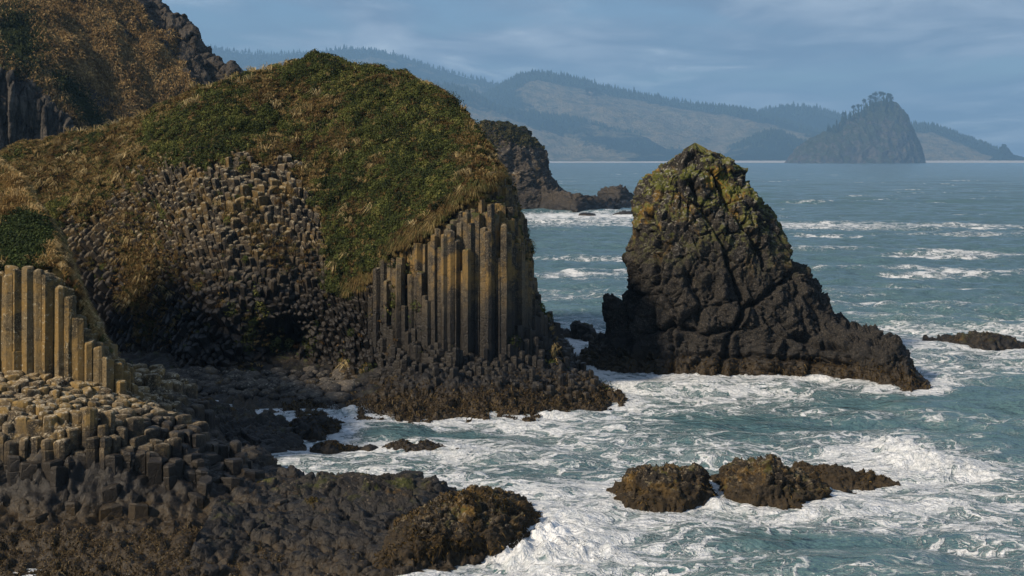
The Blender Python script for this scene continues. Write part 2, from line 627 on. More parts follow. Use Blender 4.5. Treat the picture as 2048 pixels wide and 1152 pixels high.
M = {}
M['headland'] = rock_mat('headland_basalt', mid=(.074, .060, .043), pale=(.30, .26, .175), ochre=(.16, .105, .036), pale_amt=0.66, ochre_amt=0.52, wet_shade=(3.0, 8.0), lichen_z=(4.2, 8.6), weed=(0.5, 1.3), rnd_amt=0.7)  # dark band rises above the tide: shade of the cliff hollow painted in
M['wall_columns'] = rock_mat('column_basalt', dark=(.030, .027, .023), mid=(.10, .082, .055), ochre=(.21, .135, .045), moss=(.05, .055, .016), pale=(.25, .215, .15), pale_amt=0.35, ochre_amt=0.62, moss_amt=0.18, wet_shade=(2.9, 6.2), lichen_z=(3.4, 6.8), weed=(0.4, 1.2), rnd_amt=0.75)  # dark column feet: tide damp low down, painted shade above it
M['bluff'] = rock_mat('bluff_basalt', dark=(.042, .034, .020), mid=(.125, .095, .052), ochre=(.20, .13, .045), pale=(.36, .31, .21), pale_amt=0.55, ochre_amt=0.66, wet_shade=(1.5, 3.4), weed=(0.2, 0.6), scale=1.4, rnd_amt=0.6)
M['outcrop'] = rock_mat('outcrop_basalt', dark=(.034, .028, .020), mid=(.13, .098, .058), ochre=(.22, .145, .05), pale=(.38, .33, .24), pale_amt=0.6, ochre_amt=0.58, wet_shade=(2.1, 3.5), weed=(0.7, 1.3), scale=1.5, rnd_amt=0.7)  # black lower face: tide damp plus dimness put into the colour
M['ledge'] = rock_mat('ledge_rock', dark=(.011, .010, .009), mid=(.038, .032, .026), ochre=(.11, .065, .017), pale=(.15, .125, .09), pale_amt=0.32, ochre_amt=0.36, wet_shade=(0.2, 1.9), lichen_z=(.3, 1.6), weed=(-0.2, 0.6), scale=1.3, moss=(.05, .055, .012), moss_amt=0.12)
M['tidal'] = rock_mat('tidal_rock', dark=(.012, .010, .008), mid=(.044, .034, .023), ochre=(.13, .077, .018), pale=(.17, .14, .095), pale_amt=0.5, ochre_amt=0.5, wet_shade=(-0.5, 0.7), lichen_z=(0.3, 1.5), weed=(0.3, 1.2), scale=1.6, moss=(.06, .055, .012), moss_amt=0.1)
M['stack'] = rock_mat('stack_rock', dark=(.014, .013, .012), mid=(.050, .043, .035), ochre=(.26, .155, .025), moss=(.075, .080, .014), pale=(.22, .21, .185), pale_amt=0.5, ochre_amt=0.36, moss_amt=0.46, wet_shade=(0.0, 2.5), lichen_z=(4.5, 11.0), weed=(0.4, 1.4), scale=0.9)
M['far_rock'] = rock_mat('far_rock', dark=(.03, .027, .024), mid=(.085, .066, .046), pale_amt=0.3, ochre_amt=0.35, wet_shade=(0.0, 4.0), weed=(0.1, 0.5), scale=0.32, lichen_z=(4, 9))
M['cobble'] = rock_mat('cobble_rock', dark=(.028, .026, .024), mid=(.085, .074, .062), pale_amt=.3, ochre_amt=.2, wet_shade=(-.6, .6), weed=(-1, -.5), scale=1.2, rnd_amt=.9)
M['plants'] = tint_mat('plant_leaves')
M['soil'] = soil_mat('plant_soil')
# ------------------------------------------------------------------ main headland
def shore_pt(u, v):
    return P3(u, v, H * F / (v - V0))


# u, shoreline row, then (row, distance) of: cliff foot, lower cliff, brow, and three steps up to the summit
HS = [
    (-60, 790, (770, 84), (600, 88), (440, 91), (390, 93), (350, 95), (322, 99)),
    (60, 790, (765, 84), (600, 87), (440, 90.5), (380, 92.5), (335, 95), (298, 99)),
    (150, 800, (760, 83), (600, 87), (440, 89.5), (380, 91), (330, 93.5), (277, 98)),
    (230, 805, (750, 81.5), (610, 86), (430, 88.5), (360, 89.7), (310, 92), (258, 97)),
    (300, 810, (745, 80.5), (600, 84.6), (430, 86.8), (350, 88), (290, 90.5), (235, 95)),
    (360, 815, (745, 78), (600, 80.5), (450, 83), (345, 85), (280, 88), (205, 94)),
    (440, 820, (745, 76.5), (600, 78.5), (440, 81.5), (330, 84), (255, 87.5), (178, 94)),
    (510, 838, (745, 76.5), (610, 78.5), (440, 81.5), (340, 84), (250, 88), (153, 94)),
    (580, 844, (745, 77), (620, 79), (450, 81.5), (350, 84), (250, 88.5), (134, 95)),
    (650, 833, (748, 76.5), (620, 78.5), (500, 80.5), (370, 83.5), (250, 88), (121, 95)),
    (720, 838, (750, 74.3), (630, 76.5), (530, 78), (400, 81.5), (260, 87), (134, 95)),
    (790, 842, (746, 71.6), (672, 73.8), (500, 74.7), (390, 79), (270, 85), (160, 93)),
    (860, 846, (740, 70.4), (675, 72.7), (470, 73.7), (380, 77.5), (290, 82), (186, 91)),
    (920, 842, (740, 70.2), (676, 72.3), (415, 73.5), (350, 76.5), (300, 80), (236, 87)),
    (970, 841, (740, 70.4), (676, 72.4), (385, 73.6), (345, 75.5), (320, 77.5), (298, 82)),
    (1015, 844, (740, 71), (672, 72.5), (400, 73.9), (384, 75.2), (374, 76.5), (368, 80)),
    (1050, 846, (735, 71.8), (668, 73.1), (500, 74.3), (488, 75.5), (478, 77), (470, 80)),
    (1075, 843, (735, 72.4), (660, 73.8), (610, 75.0), (604, 76), (600, 78), (596, 81)),
    (1108, 832, (735, 73), (700, 74.5), (668, 75.7), (662, 77), (658, 79), (656, 82)),
    (1150, 824, (748, 73.6), (738, 75.3), (730, 77), (726, 78.5), (722, 81), (720, 85)),
    (1195, 814, (776, 73.4), (766, 74.5), (760, 76), (757, 77.5), (755, 79.5), (754, 83)),
    (1228, 805, (793, 73.6), (790, 74.4), (788, 75.2), (788, 76.2), (790, 78), (792, 80)),
    (1244, 803, (802, 73.8), (802, 74.3), (802, 74.8), (803, 75.6), (804, 77), (806, 79)),
]


def head_station(s):
    u, vs, *kn = s
    sh = shore_pt(u, vs)
    toe = sh * (1 - 3.5 / sh[1]); toe[2] = -1.3
    pts = [toe, sh + np.array([0, 0, .05])] + [P3(u, v, Y) for v, Y in kn]
    top = pts[-1]
    pts.append(np.array([top[0] * 1.06, top[1] + 8, max(top[2] * 0.55, -0.5)]))
    pts.append(np.array([top[0] * 1.12, top[1] + 17, -1.4]))
    return pts


st = [head_station(s) for s in HS]
end = np.array(st[-1]); end[:, 2] = -1.4; end[:, 0] += 1.6
st.append(end)
# smooth base (rays for the columns hit this one)
NS, NTt = 520, 430
HG = loft(st, NS, NTt)
HN = -grid_normals(HG)
lump = 0.45 * fbm(HG * 0.16, 3, 3) + 0.16 * fbm(HG * 0.55, 2, 9)
Uh, Vh = to_uv(HG)
tpar = np.linspace(0, 9, NTt)[None, :] * np.ones((NS, 1))      # knot number: 7 = summit
# hollow where the cave is
cave = np.exp(-(((Uh - 566) / 34) ** 4 + ((Vh - 698) / 64) ** 4)) * (HG[..., 1] < 82)
nook = np.exp(-(((Uh - 578) / 74) ** 2 + ((Vh - 694) / 52) ** 2)) * (HG[..., 1] < 82) * (tpar < 4.4)
HG = HG + HN * (lump * smooth(0.2, 2.0, HG[..., 2]))[..., None]
HG[..., 1] += nook * 1.7
HN = -grid_normals(HG)
Uh, Vh = to_uv(HG)
FRONT = tpar < 7.6

vg_u = [-900, 0, 120, 200, 232, 250, 340, 420, 500, 560, 600, 640, 665, 700, 750, 785, 820, 860, 900, 940, 985, 1000, 1012]
vg_v = [700, 640, 445, 435, 405, 370, 335, 330, 338, 335, 360, 440, 585, 590, 560, 508, 492, 470, 428, 398, 378, 352, 250]


def veg_edge(u):
    return np.interp(u, vg_u, vg_v)


nz2 = fbm(HG * 0.45, 4, 41)
veg = smooth(-14, 16, veg_edge(Uh) - Vh + 26 * nz2)              # 1 = planted
gul = np.exp(-(((Uh - 285 - (Vh - 560) * 0.12) / 46) ** 2 + ((Vh - 555) / 95) ** 2))
gul2 = np.exp(-(((Uh - 655) / 40) ** 2 + ((Vh - 560) / 45) ** 2))
veg = np.maximum(veg, np.clip(gul * 1.3 + 0.5 * nz2, 0, 1) * 0.8)
veg = np.maximum(veg, (tpar > 6.9) * (Uh < 1005) * smooth(0.0, 0.6, HG[..., 2] - 5))
apron = smooth(2.15, 1.85, tpar)                                # weed-grown shelf in front of the foot

# body mesh: planted part swells, column part sinks behind the columns, shelf turns to lumpy rock
BG = HG.copy()
swell = 0.50 * fbm(HG * 0.42, 3, 51) + 0.42 * fbm(HG * 1.15, 3, 52)
BG = BG + HN * ((swell + 0.12) * veg - 0.5 * (1 - veg) * (1 - apron) * FRONT * smooth(0.3, 1.5, HG[..., 2]))[..., None]
rk = rockify(HG, HN, 0.8, 1.0, 61, soft=0.3)
BG = BG * (1 - apron[..., None]) + rk * apron[..., None]
BG[..., 1] += cave * 6.5
me = np_mesh('rock_body', BG, quads=grid_quads(NS, NTt)[:, ::-1], smooth_shade=True)
headland = bpy.data.objects.new('basalt_headland', None)
COL.objects.link(headland)
tag(headland, 'big rounded basalt headland under green and golden grass, small dark cave at its foot', 'headland')
headland.empty_display_size = 1.0
rockbody = link('rock_body', me, M['headland'], headland)
rockbody.data.materials.append(M['soil'])
mi = (veg[:-1, :-1] > 0.45).astype(np.int32).ravel()
rockbody.data.polygons.foreach_set('material_index', mi)
note_shore(BG[:, ::2])

bvh = bvhtree.BVHTree.FromPolygons([tuple(p) for p in HG[::2, ::2].reshape(-1, 3)],
                                   [tuple(q) for q in grid_quads(*HG[::2, ::2].shape[:2])])

# --- upright columns of the right-hand wall
rg = np.random.default_rng(11)
seeds = hex_seeds(-9.5, 5.6, 68.5, 84.5, 0.345, 0.24, rg)
SV, cells, nb = voronoi(seeds, 0.6)
lo_ = np.array([P3(s_[0], *s_[3]) for s_ in HS[10:17]]); br_ = np.array([P3(s_[0], *s_[4]) for s_ in HS[10:17]])
top = {}
for i in cells:
    x, y = SV[i]
    hit = bvh.ray_cast(Vector((x, y, 40)), Vector((0, 0, -1)))
    if hit[0] is None or hit[0].z < 0.25:
        continue
    z = hit[0].z
    u, v = to_uv(np.array([x, y, z]))
    k = smooth(715, 765, u + 30 * perlin(np.array([x, y, z]) * 0.3, 5))
    if rg.random() > k or y > 83:
        continue
    yw = np.interp(x, lo_[:, 0], lo_[:, 1]) - .1 + .5 * perlin(np.array([x * 1.1, .3, 7.7]), 15) + rg.normal() * .12
    yb = np.interp(x, br_[:, 0], br_[:, 1])
    if lo_[0, 0] < x < lo_[-1, 0] and yw < y < yb + .35:
        zb = np.interp(x, br_[:, 0], br_[:, 2])
        zl = np.interp(x, lo_[:, 0], lo_[:, 2])
        z = zb - abs(rg.normal()) * .35 - .8 * max(0, yb - y) * rg.random() + .35 * perlin(np.array([x * .8, y, 1.1]), 17)
        if y < yb - .2 and rg.random() < .30:
            z = zl + (zb - zl) * rg.uniform(.05, .85)
    elif v > 640:
        z += rg.normal() * 0.24
    else:
        z += rg.normal() * 0.25 - (rg.random() ** 3) * 0.7
        if v < veg_edge(u) - 24:
            z = min(z, hit[0].z - 0.25)
            if v < veg_edge(u) - 60:
                continue
    top[i] = z
items = []
for i, z in top.items():
    low = min([top.get(j, z - 0.4 if SV[j][1] > SV[i][1] else 0.2) for j in nb[i]])
    expo = z - low
    if expo < 0.03:
        continue
    items.append((expo, i, z, low))
items.sort(key=lambda a: -a[0])
mass = MB()
solo = 0
for n, (expo, i, z, low) in enumerate(items):
    x, y = SV[i]
    z0 = max(low - 0.8, -0.8)
    u, v = to_uv(np.array([x, y, z]))
    one = MB() if (n < 100 and u > 740) else mass
    kw = dict(rough=.035, gap=rg.uniform(0.004, 0.014), seg=(0.9, 3.2) if v < 660 else (0.35, 0.8), dome=0.06, bev=0.05 if v < 660 else 0.10, tilt=0.16)
    column(one, cells[i], np.zeros(3), EX, EY, EZ, z0, z, rg, **kw)
    if one is not mass:
        link('basalt_column', one.mesh('basalt_column'), M['wall_columns'], headland)
        solo += 1
wm = link('column_stubs', mass.mesh('column_stubs'), M['wall_columns'], headland)
wm['kind'] = 'stuff'

# --- leaning columns seen end-on in the middle and left of the cliff
rg = np.random.default_rng(12)
caps = MB()
# flatten the front by running length so that the cells keep an even size
fi = (tpar[0] > 1.9) & (tpar[0] < 5.8)
SG = HG[:, fi]
SNn = HN[:, fi]
SNn = SNn * np.sign(-SNn[..., 1:2])
su = Uh[:, fi]
arc_s = np.concatenate([[0], np.cumsum(np.linalg.norm(np.diff(SG[:, SG.shape[1] // 2], axis=0), axis=-1))])
arc_t = np.concatenate([np.zeros((SG.shape[0], 1)), np.cumsum(np.linalg.norm(np.diff(SG, axis=1), axis=-1), axis=1)], 1)
mt = arc_t.mean(0)
i1 = np.searchsorted(su.mean(1), 790)
seeds = hex_seeds(arc_s[0], arc_s[i1], 0.0, mt[-1], 0.37, 0.27, rg, .16)
SV, cells, nb = voronoi(seeds, 0.75)


def surf(a, b):
    fi_ = np.interp(a, arc_s, np.arange(len(arc_s)))
    fj_ = np.interp(b, mt, np.arange(len(mt)))
    i = int(min(fi_, SG.shape[0] - 2)); j = int(min(fj_, SG.shape[1] - 2))
    f, g = fi_ - i, fj_ - j
    w = ((1 - f) * (1 - g), f * (1 - g), (1 - f) * g, f * g)
    P = SG[i, j] * w[0] + SG[i + 1, j] * w[1] + SG[i, j + 1] * w[2] + SG[i + 1, j + 1] * w[3]
    return P, SNn[i, j]


for i, poly in cells.items():
    c = poly.mean(0)
    if not (0 <= c[0] <= arc_s[i1] and 0 <= c[1] <= mt[-1]):
        continue
    P, n = surf(*c)
    u, v = to_uv(P)
    if u < -80 or v > 765 or v < veg_edge(u) - 30:
        continue
    if (abs(u - 566) / 36) ** 3 + (abs(v - 694) / 62) ** 3 < 1:
        continue
    if rg.random() < smooth(735, 800, u + 30 * perlin(P * 0.3, 5)):
        continue
    g = math.exp(-(((u - 285 - (v - 560) * 0.12) / 40) ** 2 + ((v - 555) / 95) ** 2))
    if rg.random() < g * 0.75:
        continue
    lean = np.interp(u, [100, 300, 380, 600, 760], [-1.0, -0.7, -0.2, 0.05, 0.2])
    upw = np.interp(v, [340, 470, 600, 740], [2.1, 1.7, .85, .5]) * np.interp(u, [120, 330], [.6, 1.0])
    a = n * 0.62 + np.array([lean, -0.05, upw]) + rg.normal(size=3) * 0.05 + .35 * np.array([perlin(P * .35, 131), 0, perlin(P * .35, 132)])
    a /= np.linalg.norm(a)
    q3 = np.array([surf(*p)[0] for p in poly]) - P
    e1 = np.cross(EY, a); e1 /= np.linalg.norm(e1)
    e2 = np.cross(a, e1)
    poly2 = np.stack([q3 @ e1, q3 @ e2], 1)
    hgt = rg.normal() * 0.13 + 0.55 * perlin(P * 0.55, 77) + 0.25 * perlin(P * 1.3, 78) + (0.3 if rg.random() < 0.1 else 0)
    column(caps, poly2, P, e1, e2, a, hgt - rg.uniform(1.6, 2.3), hgt, rg, chaikin=0, rough=.05, gap=rg.uniform(0.012, 0.035), seg=(0.35, 1.1), dome=0.07, bev=0.09, tilt=0.22, shift=0.02)
cm = link('leaning_columns', caps.mesh('leaning_columns'), M['headland'], headland)
cm['kind'] = 'stuff'

# --- plants of the cap
rg = np.random.default_rng(13)
Nup = HN * np.sign(HN[..., 2:3] + 1e-6)
PG = HG + HN * ((swell + 0.12) * veg)[..., None]


def green_mask(P):
    """where the leafy evergreen mats grow (1) and where dead grass does (0)"""
    u, v = to_uv(P)
    g = 0.30 + 0.95 * fbm(P * 0.36, 5, 91, gain=.6) + 0.45 * fbm(P * 1.5, 3, 92)
    for (cu, cv, ru, rv, w) in ((420, 265, 85, 60, .55), (640, 140, 80, 30, .5), (800, 260, 110, 110, .55), (880, 380, 90, 60, .25), (760, 440, 80, 90, .3), (660, 570, 45, 50, .35),
                                (480, 230, 60, 50, .25), (330, 300, 40, 60, .3), (170, 300, 50, 30, .25),
                                (650, 270, 60, 70, -.45), (500, 160, 50, 20, -.4), (950, 300, 50, 70, -.45), (560, 310, 80, 50, -.25), (180, 360, 100, 80, -.6), (60, 330, 110, 70, -.55), (250, 250, 60, 25, -.3),
                                (840, 470, 70, 30, -.5), (730, 360, 30, 90, -.2), (960, 370, 50, 30, -.4), (285, 560, 60, 120, -1.0)):
        g = g + w * np.exp(-(((u - cu) / ru) ** 2 + ((v - cv) / rv) ** 2))
    return smooth(0.02, 0.50, g)


wgt = veg * (tpar > 1.95) * (tpar < 7.5) * np.where(tpar < 7.05, 1.0, 0.35) * (Uh > -220)
# matted ground layer
Pp, Nn = sample_grid(PG, Nup, wgt, 90000, rg)
g = green_mask(Pp)
tone = fbm(Pp * .5, 3, 96)
isl = rg.random(len(Pp)) < g * .8 + .06
cg = pick([(.014, .020, .007), (.040, .055, .015), (.080, .095, .026)], .5 + .5 * tone + rg.normal(size=len(Pp)) * .2)
cd = pick([(.040, .023, .010), (.11, .066, .024), (.22, .145, .055)], .5 + .5 * tone + rg.normal(size=len(Pp)) * .2)
cc = np.where(isl[:, None], cg, cd)
Vg, Qg, Cg = leaves(Pp + Nn * rg.uniform(0, .14, (len(Pp), 1)), rg.uniform(.05, .12, len(Pp)), cc, rg, .2, Nn)
# tussocks of dead grass, most where nothing evergreen grows
Pp, Nn = sample_grid(PG, Nup, wgt, 25000, rg)
g = green_mask(Pp)
clump = fbm(Pp * .9, 3, 95)
keep = rg.random(len(Pp)) < (1.0 - .88 * g)
Pp, Nn, g, clump = Pp[keep], Nn[keep], g[keep], clump[keep]
tone = fbm(Pp * .45, 3, 97)
u_, v_ = to_uv(Pp)
tc_ = pick([(.048, .030, .013), (.115, .072, .028), (.235, .165, .062), (.38, .28, .12), (.54, .42, .21)], .46 + .55 * tone + .25 * clump + rg.normal(size=len(Pp)) * .11)
om = rg.random(len(Pp)) < .30
tc_[om] = pick([(.045, .055, .016), (.11, .115, .034)], rg.random(om.sum()))
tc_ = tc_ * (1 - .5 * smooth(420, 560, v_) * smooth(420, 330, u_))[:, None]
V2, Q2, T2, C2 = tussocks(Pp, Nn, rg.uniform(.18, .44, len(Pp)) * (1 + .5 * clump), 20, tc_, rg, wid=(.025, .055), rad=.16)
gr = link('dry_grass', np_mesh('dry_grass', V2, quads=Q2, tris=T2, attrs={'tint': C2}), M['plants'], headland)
gr['kind'] = 'stuff'
# long straw, combed downhill
Pp, Nn = sample_grid(PG, Nup, wgt * (Uh > 60), 800, rg)
g = green_mask(Pp)
keep = (rg.random(len(Pp)) < .9 - g) & (fbm(Pp * .5, 3, 196) > -.1)
Pp, Nn = Pp[keep], Nn[keep]
tc_ = pick([(.20, .145, .06), (.33, .25, .115), (.50, .40, .21)], rg.random(len(Pp)))
Va, Qa, Ta, Ca = tussocks(Pp, Nn, rg.uniform(.6, 1.15, len(Pp)), 16, tc_, rg, wid=(.03, .06), rad=.22, down=.75)
lg = link('long_straw', np_mesh('long_straw', Va, quads=Qa, tris=Ta, attrs={'tint': Ca}), M['plants'], headland)
lg['kind'] = 'stuff'
# low evergreen bushes
Pp, Nn = sample_grid(PG, Nup, wgt, 6200, rg)
g = green_mask(Pp)
keep = rg.random(len(Pp)) < g * .95 + .03
Pp, Nn = Pp[keep], Nn[keep]
tone = fbm(Pp * .5, 3, 98)
bc = pick([(.012, .020, .007), (.042, .056, .014), (.098, .110, .026), (.19, .18, .052)], .42 + .6 * tone + rg.normal(size=len(Pp)) * .2)
V1, Q1, C1 = bushes(Pp, Nn, rg.uniform(.18, .42, len(Pp)) * (1 + .9 * (rg.random(len(Pp)) < .08)), 130, bc, rg, (.035, .075))
V1 = np.concatenate([Vg, V1]); Q1 = np.concatenate([Qg, Q1 + len(Vg)]); C1 = np.concatenate([Cg, C1])
lv = link('green_shrubs', np_mesh('green_shrubs', V1, quads=Q1, attrs={'tint': C1}), M['plants'], headland)
lv['kind'] = 'stuff'
# tufts rooted between the column ends
tw = smooth(30, 90, Vh - veg_edge(Uh)) * (tpar > 2.3) * (tpar < 5.6) * (Uh > 100) * (Uh < 1000) * smooth(-.05, .35, fbm(HG * .5, 3, 99)) * smooth(720, 560, Vh)
Pp, Nn = sample_grid(HG, Nup, tw, 420, rg)
tc_ = pick([(.05, .028, .011), (.14, .085, .03), (.06, .065, .02), (.24, .16, .06)], rg.random(len(Pp)))
V2, Q2, T2, C2 = tussocks(Pp + Nn * .15, Nn, rg.uniform(.25, .55, len(Pp)), 16, tc_, rg, rad=.14)
gr = link('grass_tufts', np_mesh('grass_tufts', V2, quads=Q2, tris=T2, attrs={'tint': C2}), M['plants'], headland)
gr['kind'] = 'stuff'

bw = np.exp(-((Vh - veg_edge(Uh) + 4) / 11) ** 2) * (Uh > 690) * (Uh < 1010) * (tpar > 3) * (tpar < 6)
Pp, Nn = sample_grid(HG, Nup, bw, 520, rg)
tc_ = pick([(.06, .035, .013), (.17, .115, .042), (.06, .072, .02), (.33, .25, .11)], rg.random(len(Pp)))
V2, Q2, T2, C2 = tussocks(Pp + Nn * .1 + np.array([0, 0, .1]), Nn, rg.uniform(.3, .75, len(Pp)), 22, tc_, rg, rad=.2, down=.8)
gr = link('grass_fringe', np_mesh('grass_fringe', V2, quads=Q2, tris=T2, attrs={'tint': C2}), M['plants'], headland)
gr['kind'] = 'stuff'

# --- tangled weed on the shelf at the waterline
ww = smooth(2.1, 1.8, tpar) * smooth(-0.1, 0.15, BG[..., 2]) * smooth(1.5, 0.7, BG[..., 2] + 0.4 * nz2) * (Uh > 560)
Wp, Wn = sample_grid(BG, HN, ww, 26000, rg)
wc = pick([(.020, .013, .006), (.050, .034, .015), (.095, .066, .028), (.16, .12, .06)], rg.random(len(Wp)) ** 1.6)
V3, Q3, T3, C3 = blades(Wp, Wn, rg.uniform(.12, .34, len(Wp)), rg.uniform(.03, .06, len(Wp)), wc, rg, up=0.2, out=0.5, spread=0.9, droop=1.3)
sw = link('seaweed', np_mesh('seaweed', V3, quads=Q3, tris=T3, attrs={'tint': C3}), M['plants'], headland)
sw['kind'] = 'stuff'
# ------------------------------------------------------------------ low rocks standing in the water
def low_rock(name, label, tops, base, T, mat, blk=0.6, amp=1.0, seed=0, res=0.07, cat='rock', group=None, weed=0, q=0.62, yc=0.45, weed_cols=None, kind=None, ext=0.10, soft=.26, block=.36, crack=.20):
    """tops: (u, v) outline of the crest; base: (u, v) front waterline; T: thickness in metres along the view"""
    tops, base = np.array(tops, float), np.array(base, float)
    u0, u1 = min(tops[0, 0], base[0, 0]), max(tops[-1, 0], base[-1, 0])
    um = 0.5 * (u0 + u1)
    Ym = H * F / (np.interp(um, base[:, 0], base[:, 1]) - V0)
    w = (u1 - u0) / F * Ym
    nx, ny = max(24, int(w / res)), max(24, int(1.7 * T / res))
    uu = np.linspace(u0 - ext * (u1 - u0), u1 + ext * (u1 - u0), nx)
    Yf = H * F / (np.interp(uu, base[:, 0], base[:, 1]) - V0)
    Yc = Yf + yc * T
    vt = np.interp(uu, tops[:, 0], tops[:, 1])
    zt = np.maximum(H - (vt - V0) / F * Yc, 0.02) + .10 * min(1.0, Ym / 90)
    edge = smooth(0, 0.06, (uu - u0) / (u1 - u0) + 0.045) * smooth(0, 0.06, (u1 - uu) / (u1 - u0) + 0.045)
    s = np.linspace(-1.25, 1.35, ny)
    Y = Yc[:, None] + s[None, :] * np.where(s < 0, yc * T, (1 - yc) * T)[None, :]
    prof = np.where(np.abs(s) < 1, (np.clip(1 - np.abs(s) ** 2.2, 0, 1)) ** q, -(np.abs(s) - 1) * 2.2)
    z = np.where(prof[None, :] > 0, zt[:, None] * prof[None, :], prof[None, :] * 1.5)
    z = z - (1 - edge)[:, None] * (0.25 + np.abs(zt)[:, None])
    X = ((uu - 1024) / F * Yc)[:, None] + 0 * Y
    G = np.stack([X, Y, z], -1)
    N = grid_normals(G)
    N = N * np.sign(N[..., 2:3] + 1e-9)
    G2 = rockify(G, N, blk, amp, seed, block=block, crack=crack, soft=soft)
    o = link(name, np_mesh(name, G2, quads=grid_quads(nx, ny), smooth_shade=True), mat)
    tag(o, label, cat, group, kind)
    if Ym < 140:
        note_shore(G2)
    if weed:
        N2 = grid_normals(G2); N2 = N2 * np.sign(N2[..., 2:3] + 1e-9)
        r2 = np.random.default_rng(seed + 900)
        mk = smooth(0.02, 0.2, G2[..., 2]) * (0.15 + smooth(-.1, .35, fbm(G2 * 0.9, 3, seed + 4)))
        add_weed(o, G2, N2, mk, weed, r2, weed_cols)
    return o, G2


def add_weed(o, G, N, mk, n, r2, cols=None, L=(.08, .22), W=(.02, .045)):
    Wp, Wn = sample_grid(G, N, mk, n, r2)
    wc = pick(cols or [(.018, .012, .005), (.045, .030, .012), (.085, .056, .020), (.13, .090, .035)], r2.random(n) ** 1.7)
    V, Q, T, C = blades(Wp, Wn, r2.uniform(*L, n), r2.uniform(*W, n), wc, r2, up=0.15, out=0.55, spread=0.9, droop=1.3)
    s = link('seaweed', np_mesh('seaweed', V, quads=Q, tris=T, attrs={'tint': C}), M['plants'], o)
    s['kind'] = 'stuff'


wcol = [(.016, .011, .005), (.050, .033, .011), (.10, .064, .018), (.17, .105, .028)]
# the three rocks in the foam, lower right
low_rock('tidal_rock', 'rounded brown weedy rock, leftmost of the three in the foam at lower right', [(1198, 1020), (1222, 1000), (1240, 975), (1262, 950), (1290, 938), (1330, 940), (1360, 945), (1385, 938), (1405, 948), (1418, 975), (1428, 1005), (1438, 1020)],
         [(1198, 1025), (1260, 1033), (1350, 1036), (1438, 1020)], 2.6, M['tidal'], 0.55, 1.0, 101, 0.035, weed=1200, weed_cols=wcol, group='rocks awash in the bay')
low_rock('tidal_rock', 'largest brown weedy rock, middle one of the three in the foam at lower right', [(1412, 985), (1432, 962), (1446, 962), (1452, 940), (1480, 930), (1500, 934), (1522, 925), (1546, 926), (1560, 938), (1600, 948), (1635, 962), (1655, 990), (1680, 995), (1700, 1005), (1716, 1024)],
         [(1412, 1000), (1450, 1020), (1500, 1034), (1570, 1036), (1650, 1022), (1716, 1026)], 3.2, M['tidal'], 0.6, 1.05, 111, 0.035, weed=1500, weed_cols=wcol, group='rocks awash in the bay')
low_rock('tidal_rock', 'long low ochre rock tapering right, behind the largest of the lower right rocks', [(1580, 945), (1590, 935), (1620, 933), (1660, 937), (1700, 947), (1735, 956), (1770, 962), (1796, 976)],
         [(1580, 975), (1650, 982), (1720, 986), (1796, 984)], 2.0, M['tidal'], 0.5, 0.9, 121, 0.035, weed=700, weed_cols=wcol, group='rocks awash in the bay')
# rocks between the headland and the outcrop
low_rock('tidal_rock', 'dark humped boulder at the water edge below the cobbles', [(570, 868), (582, 850), (610, 836), (640, 833), (662, 842), (676, 855), (684, 868)],
         [(568, 878), (600, 886), (650, 885), (684, 866)], 2.6, M['ledge'], 0.7, 0.9, 131, 0.05, weed=2500, group='rocks awash in the bay')
low_rock('tidal_rock', 'small knobbly dark rock, left end of the low row in the bay', [(628, 905), (640, 893), (655, 889), (672, 890), (688, 898), (712, 903), (722, 908)],
         [(628, 912), (660, 917), (722, 910)], 1.2, M['ledge'], 0.45, 0.8, 141, 0.035, weed=1200, group='rocks awash in the bay')
low_rock('tidal_rock', 'tiny dark rock in the gap of the low row in the bay', [(722, 902), (735, 893), (748, 895), (758, 903)], [(722, 907), (740, 909), (758, 907)], 0.7, M['ledge'], 0.35, 0.6, 151, 0.03, group='rocks awash in the bay')
low_rock('tidal_rock', 'long flat dark rock, right end of the low row in the bay', [(764, 902), (775, 892), (800, 887), (835, 892), (860, 893), (890, 895), (914, 901), (930, 909)],
         [(764, 908), (820, 911), (870, 911), (930, 914)], 1.3, M['ledge'], 0.5, 0.7, 161, 0.035, weed=1500, group='rocks awash in the bay')
# beyond
low_rock('tidal_rock', 'pointed grey rock in white water between headland and sea stack', [(1146, 655), (1158, 648), (1176, 652), (1190, 664), (1202, 680)], [(1146, 676), (1175, 683), (1202, 683)], 2.2, M['ledge'], 0.8, 0.8, 171, 0.06, group='rocks awash in the bay')
low_rock('tidal_rock', 'flat sliver of rock beside the headland, left of the pointed grey rock', [(1108, 668), (1122, 661), (1134, 664), (1144, 671)], [(1108, 673), (1144, 674)], 1.6, M['ledge'], 0.6, 0.6, 181, 0.06, group='rocks awash in the bay')
low_rock('tidal_rock', 'long low wave-washed rock at the right edge, right of the sea stack', [(1842, 690), (1860, 684), (1890, 685), (1910, 677), (1950, 670), (1990, 671), (2020, 682), (2050, 694)],
         [(1842, 699), (1900, 706), (1960, 711), (2050, 708)], 3.6, M['ledge'], 0.8, 0.8, 191, 0.06, weed=1200, group='rocks awash in the bay')

# dark ridge running down from behind the outcrop to the water
low_rock('rock_ridge', 'smooth dark rock ridge sloping down to the water behind the causeway stones', [(230, 728), (300, 752), (372, 800), (430, 822), (480, 836), (530, 852), (575, 866), (604, 884), (628, 915)],
         [(230, 860), (380, 880), (480, 905), (560, 922), (628, 918)], 6.5, M['ledge'], 0.9, 0.75, 201, 0.06, cat='rock', q=0.6, weed=1800, soft=.25)

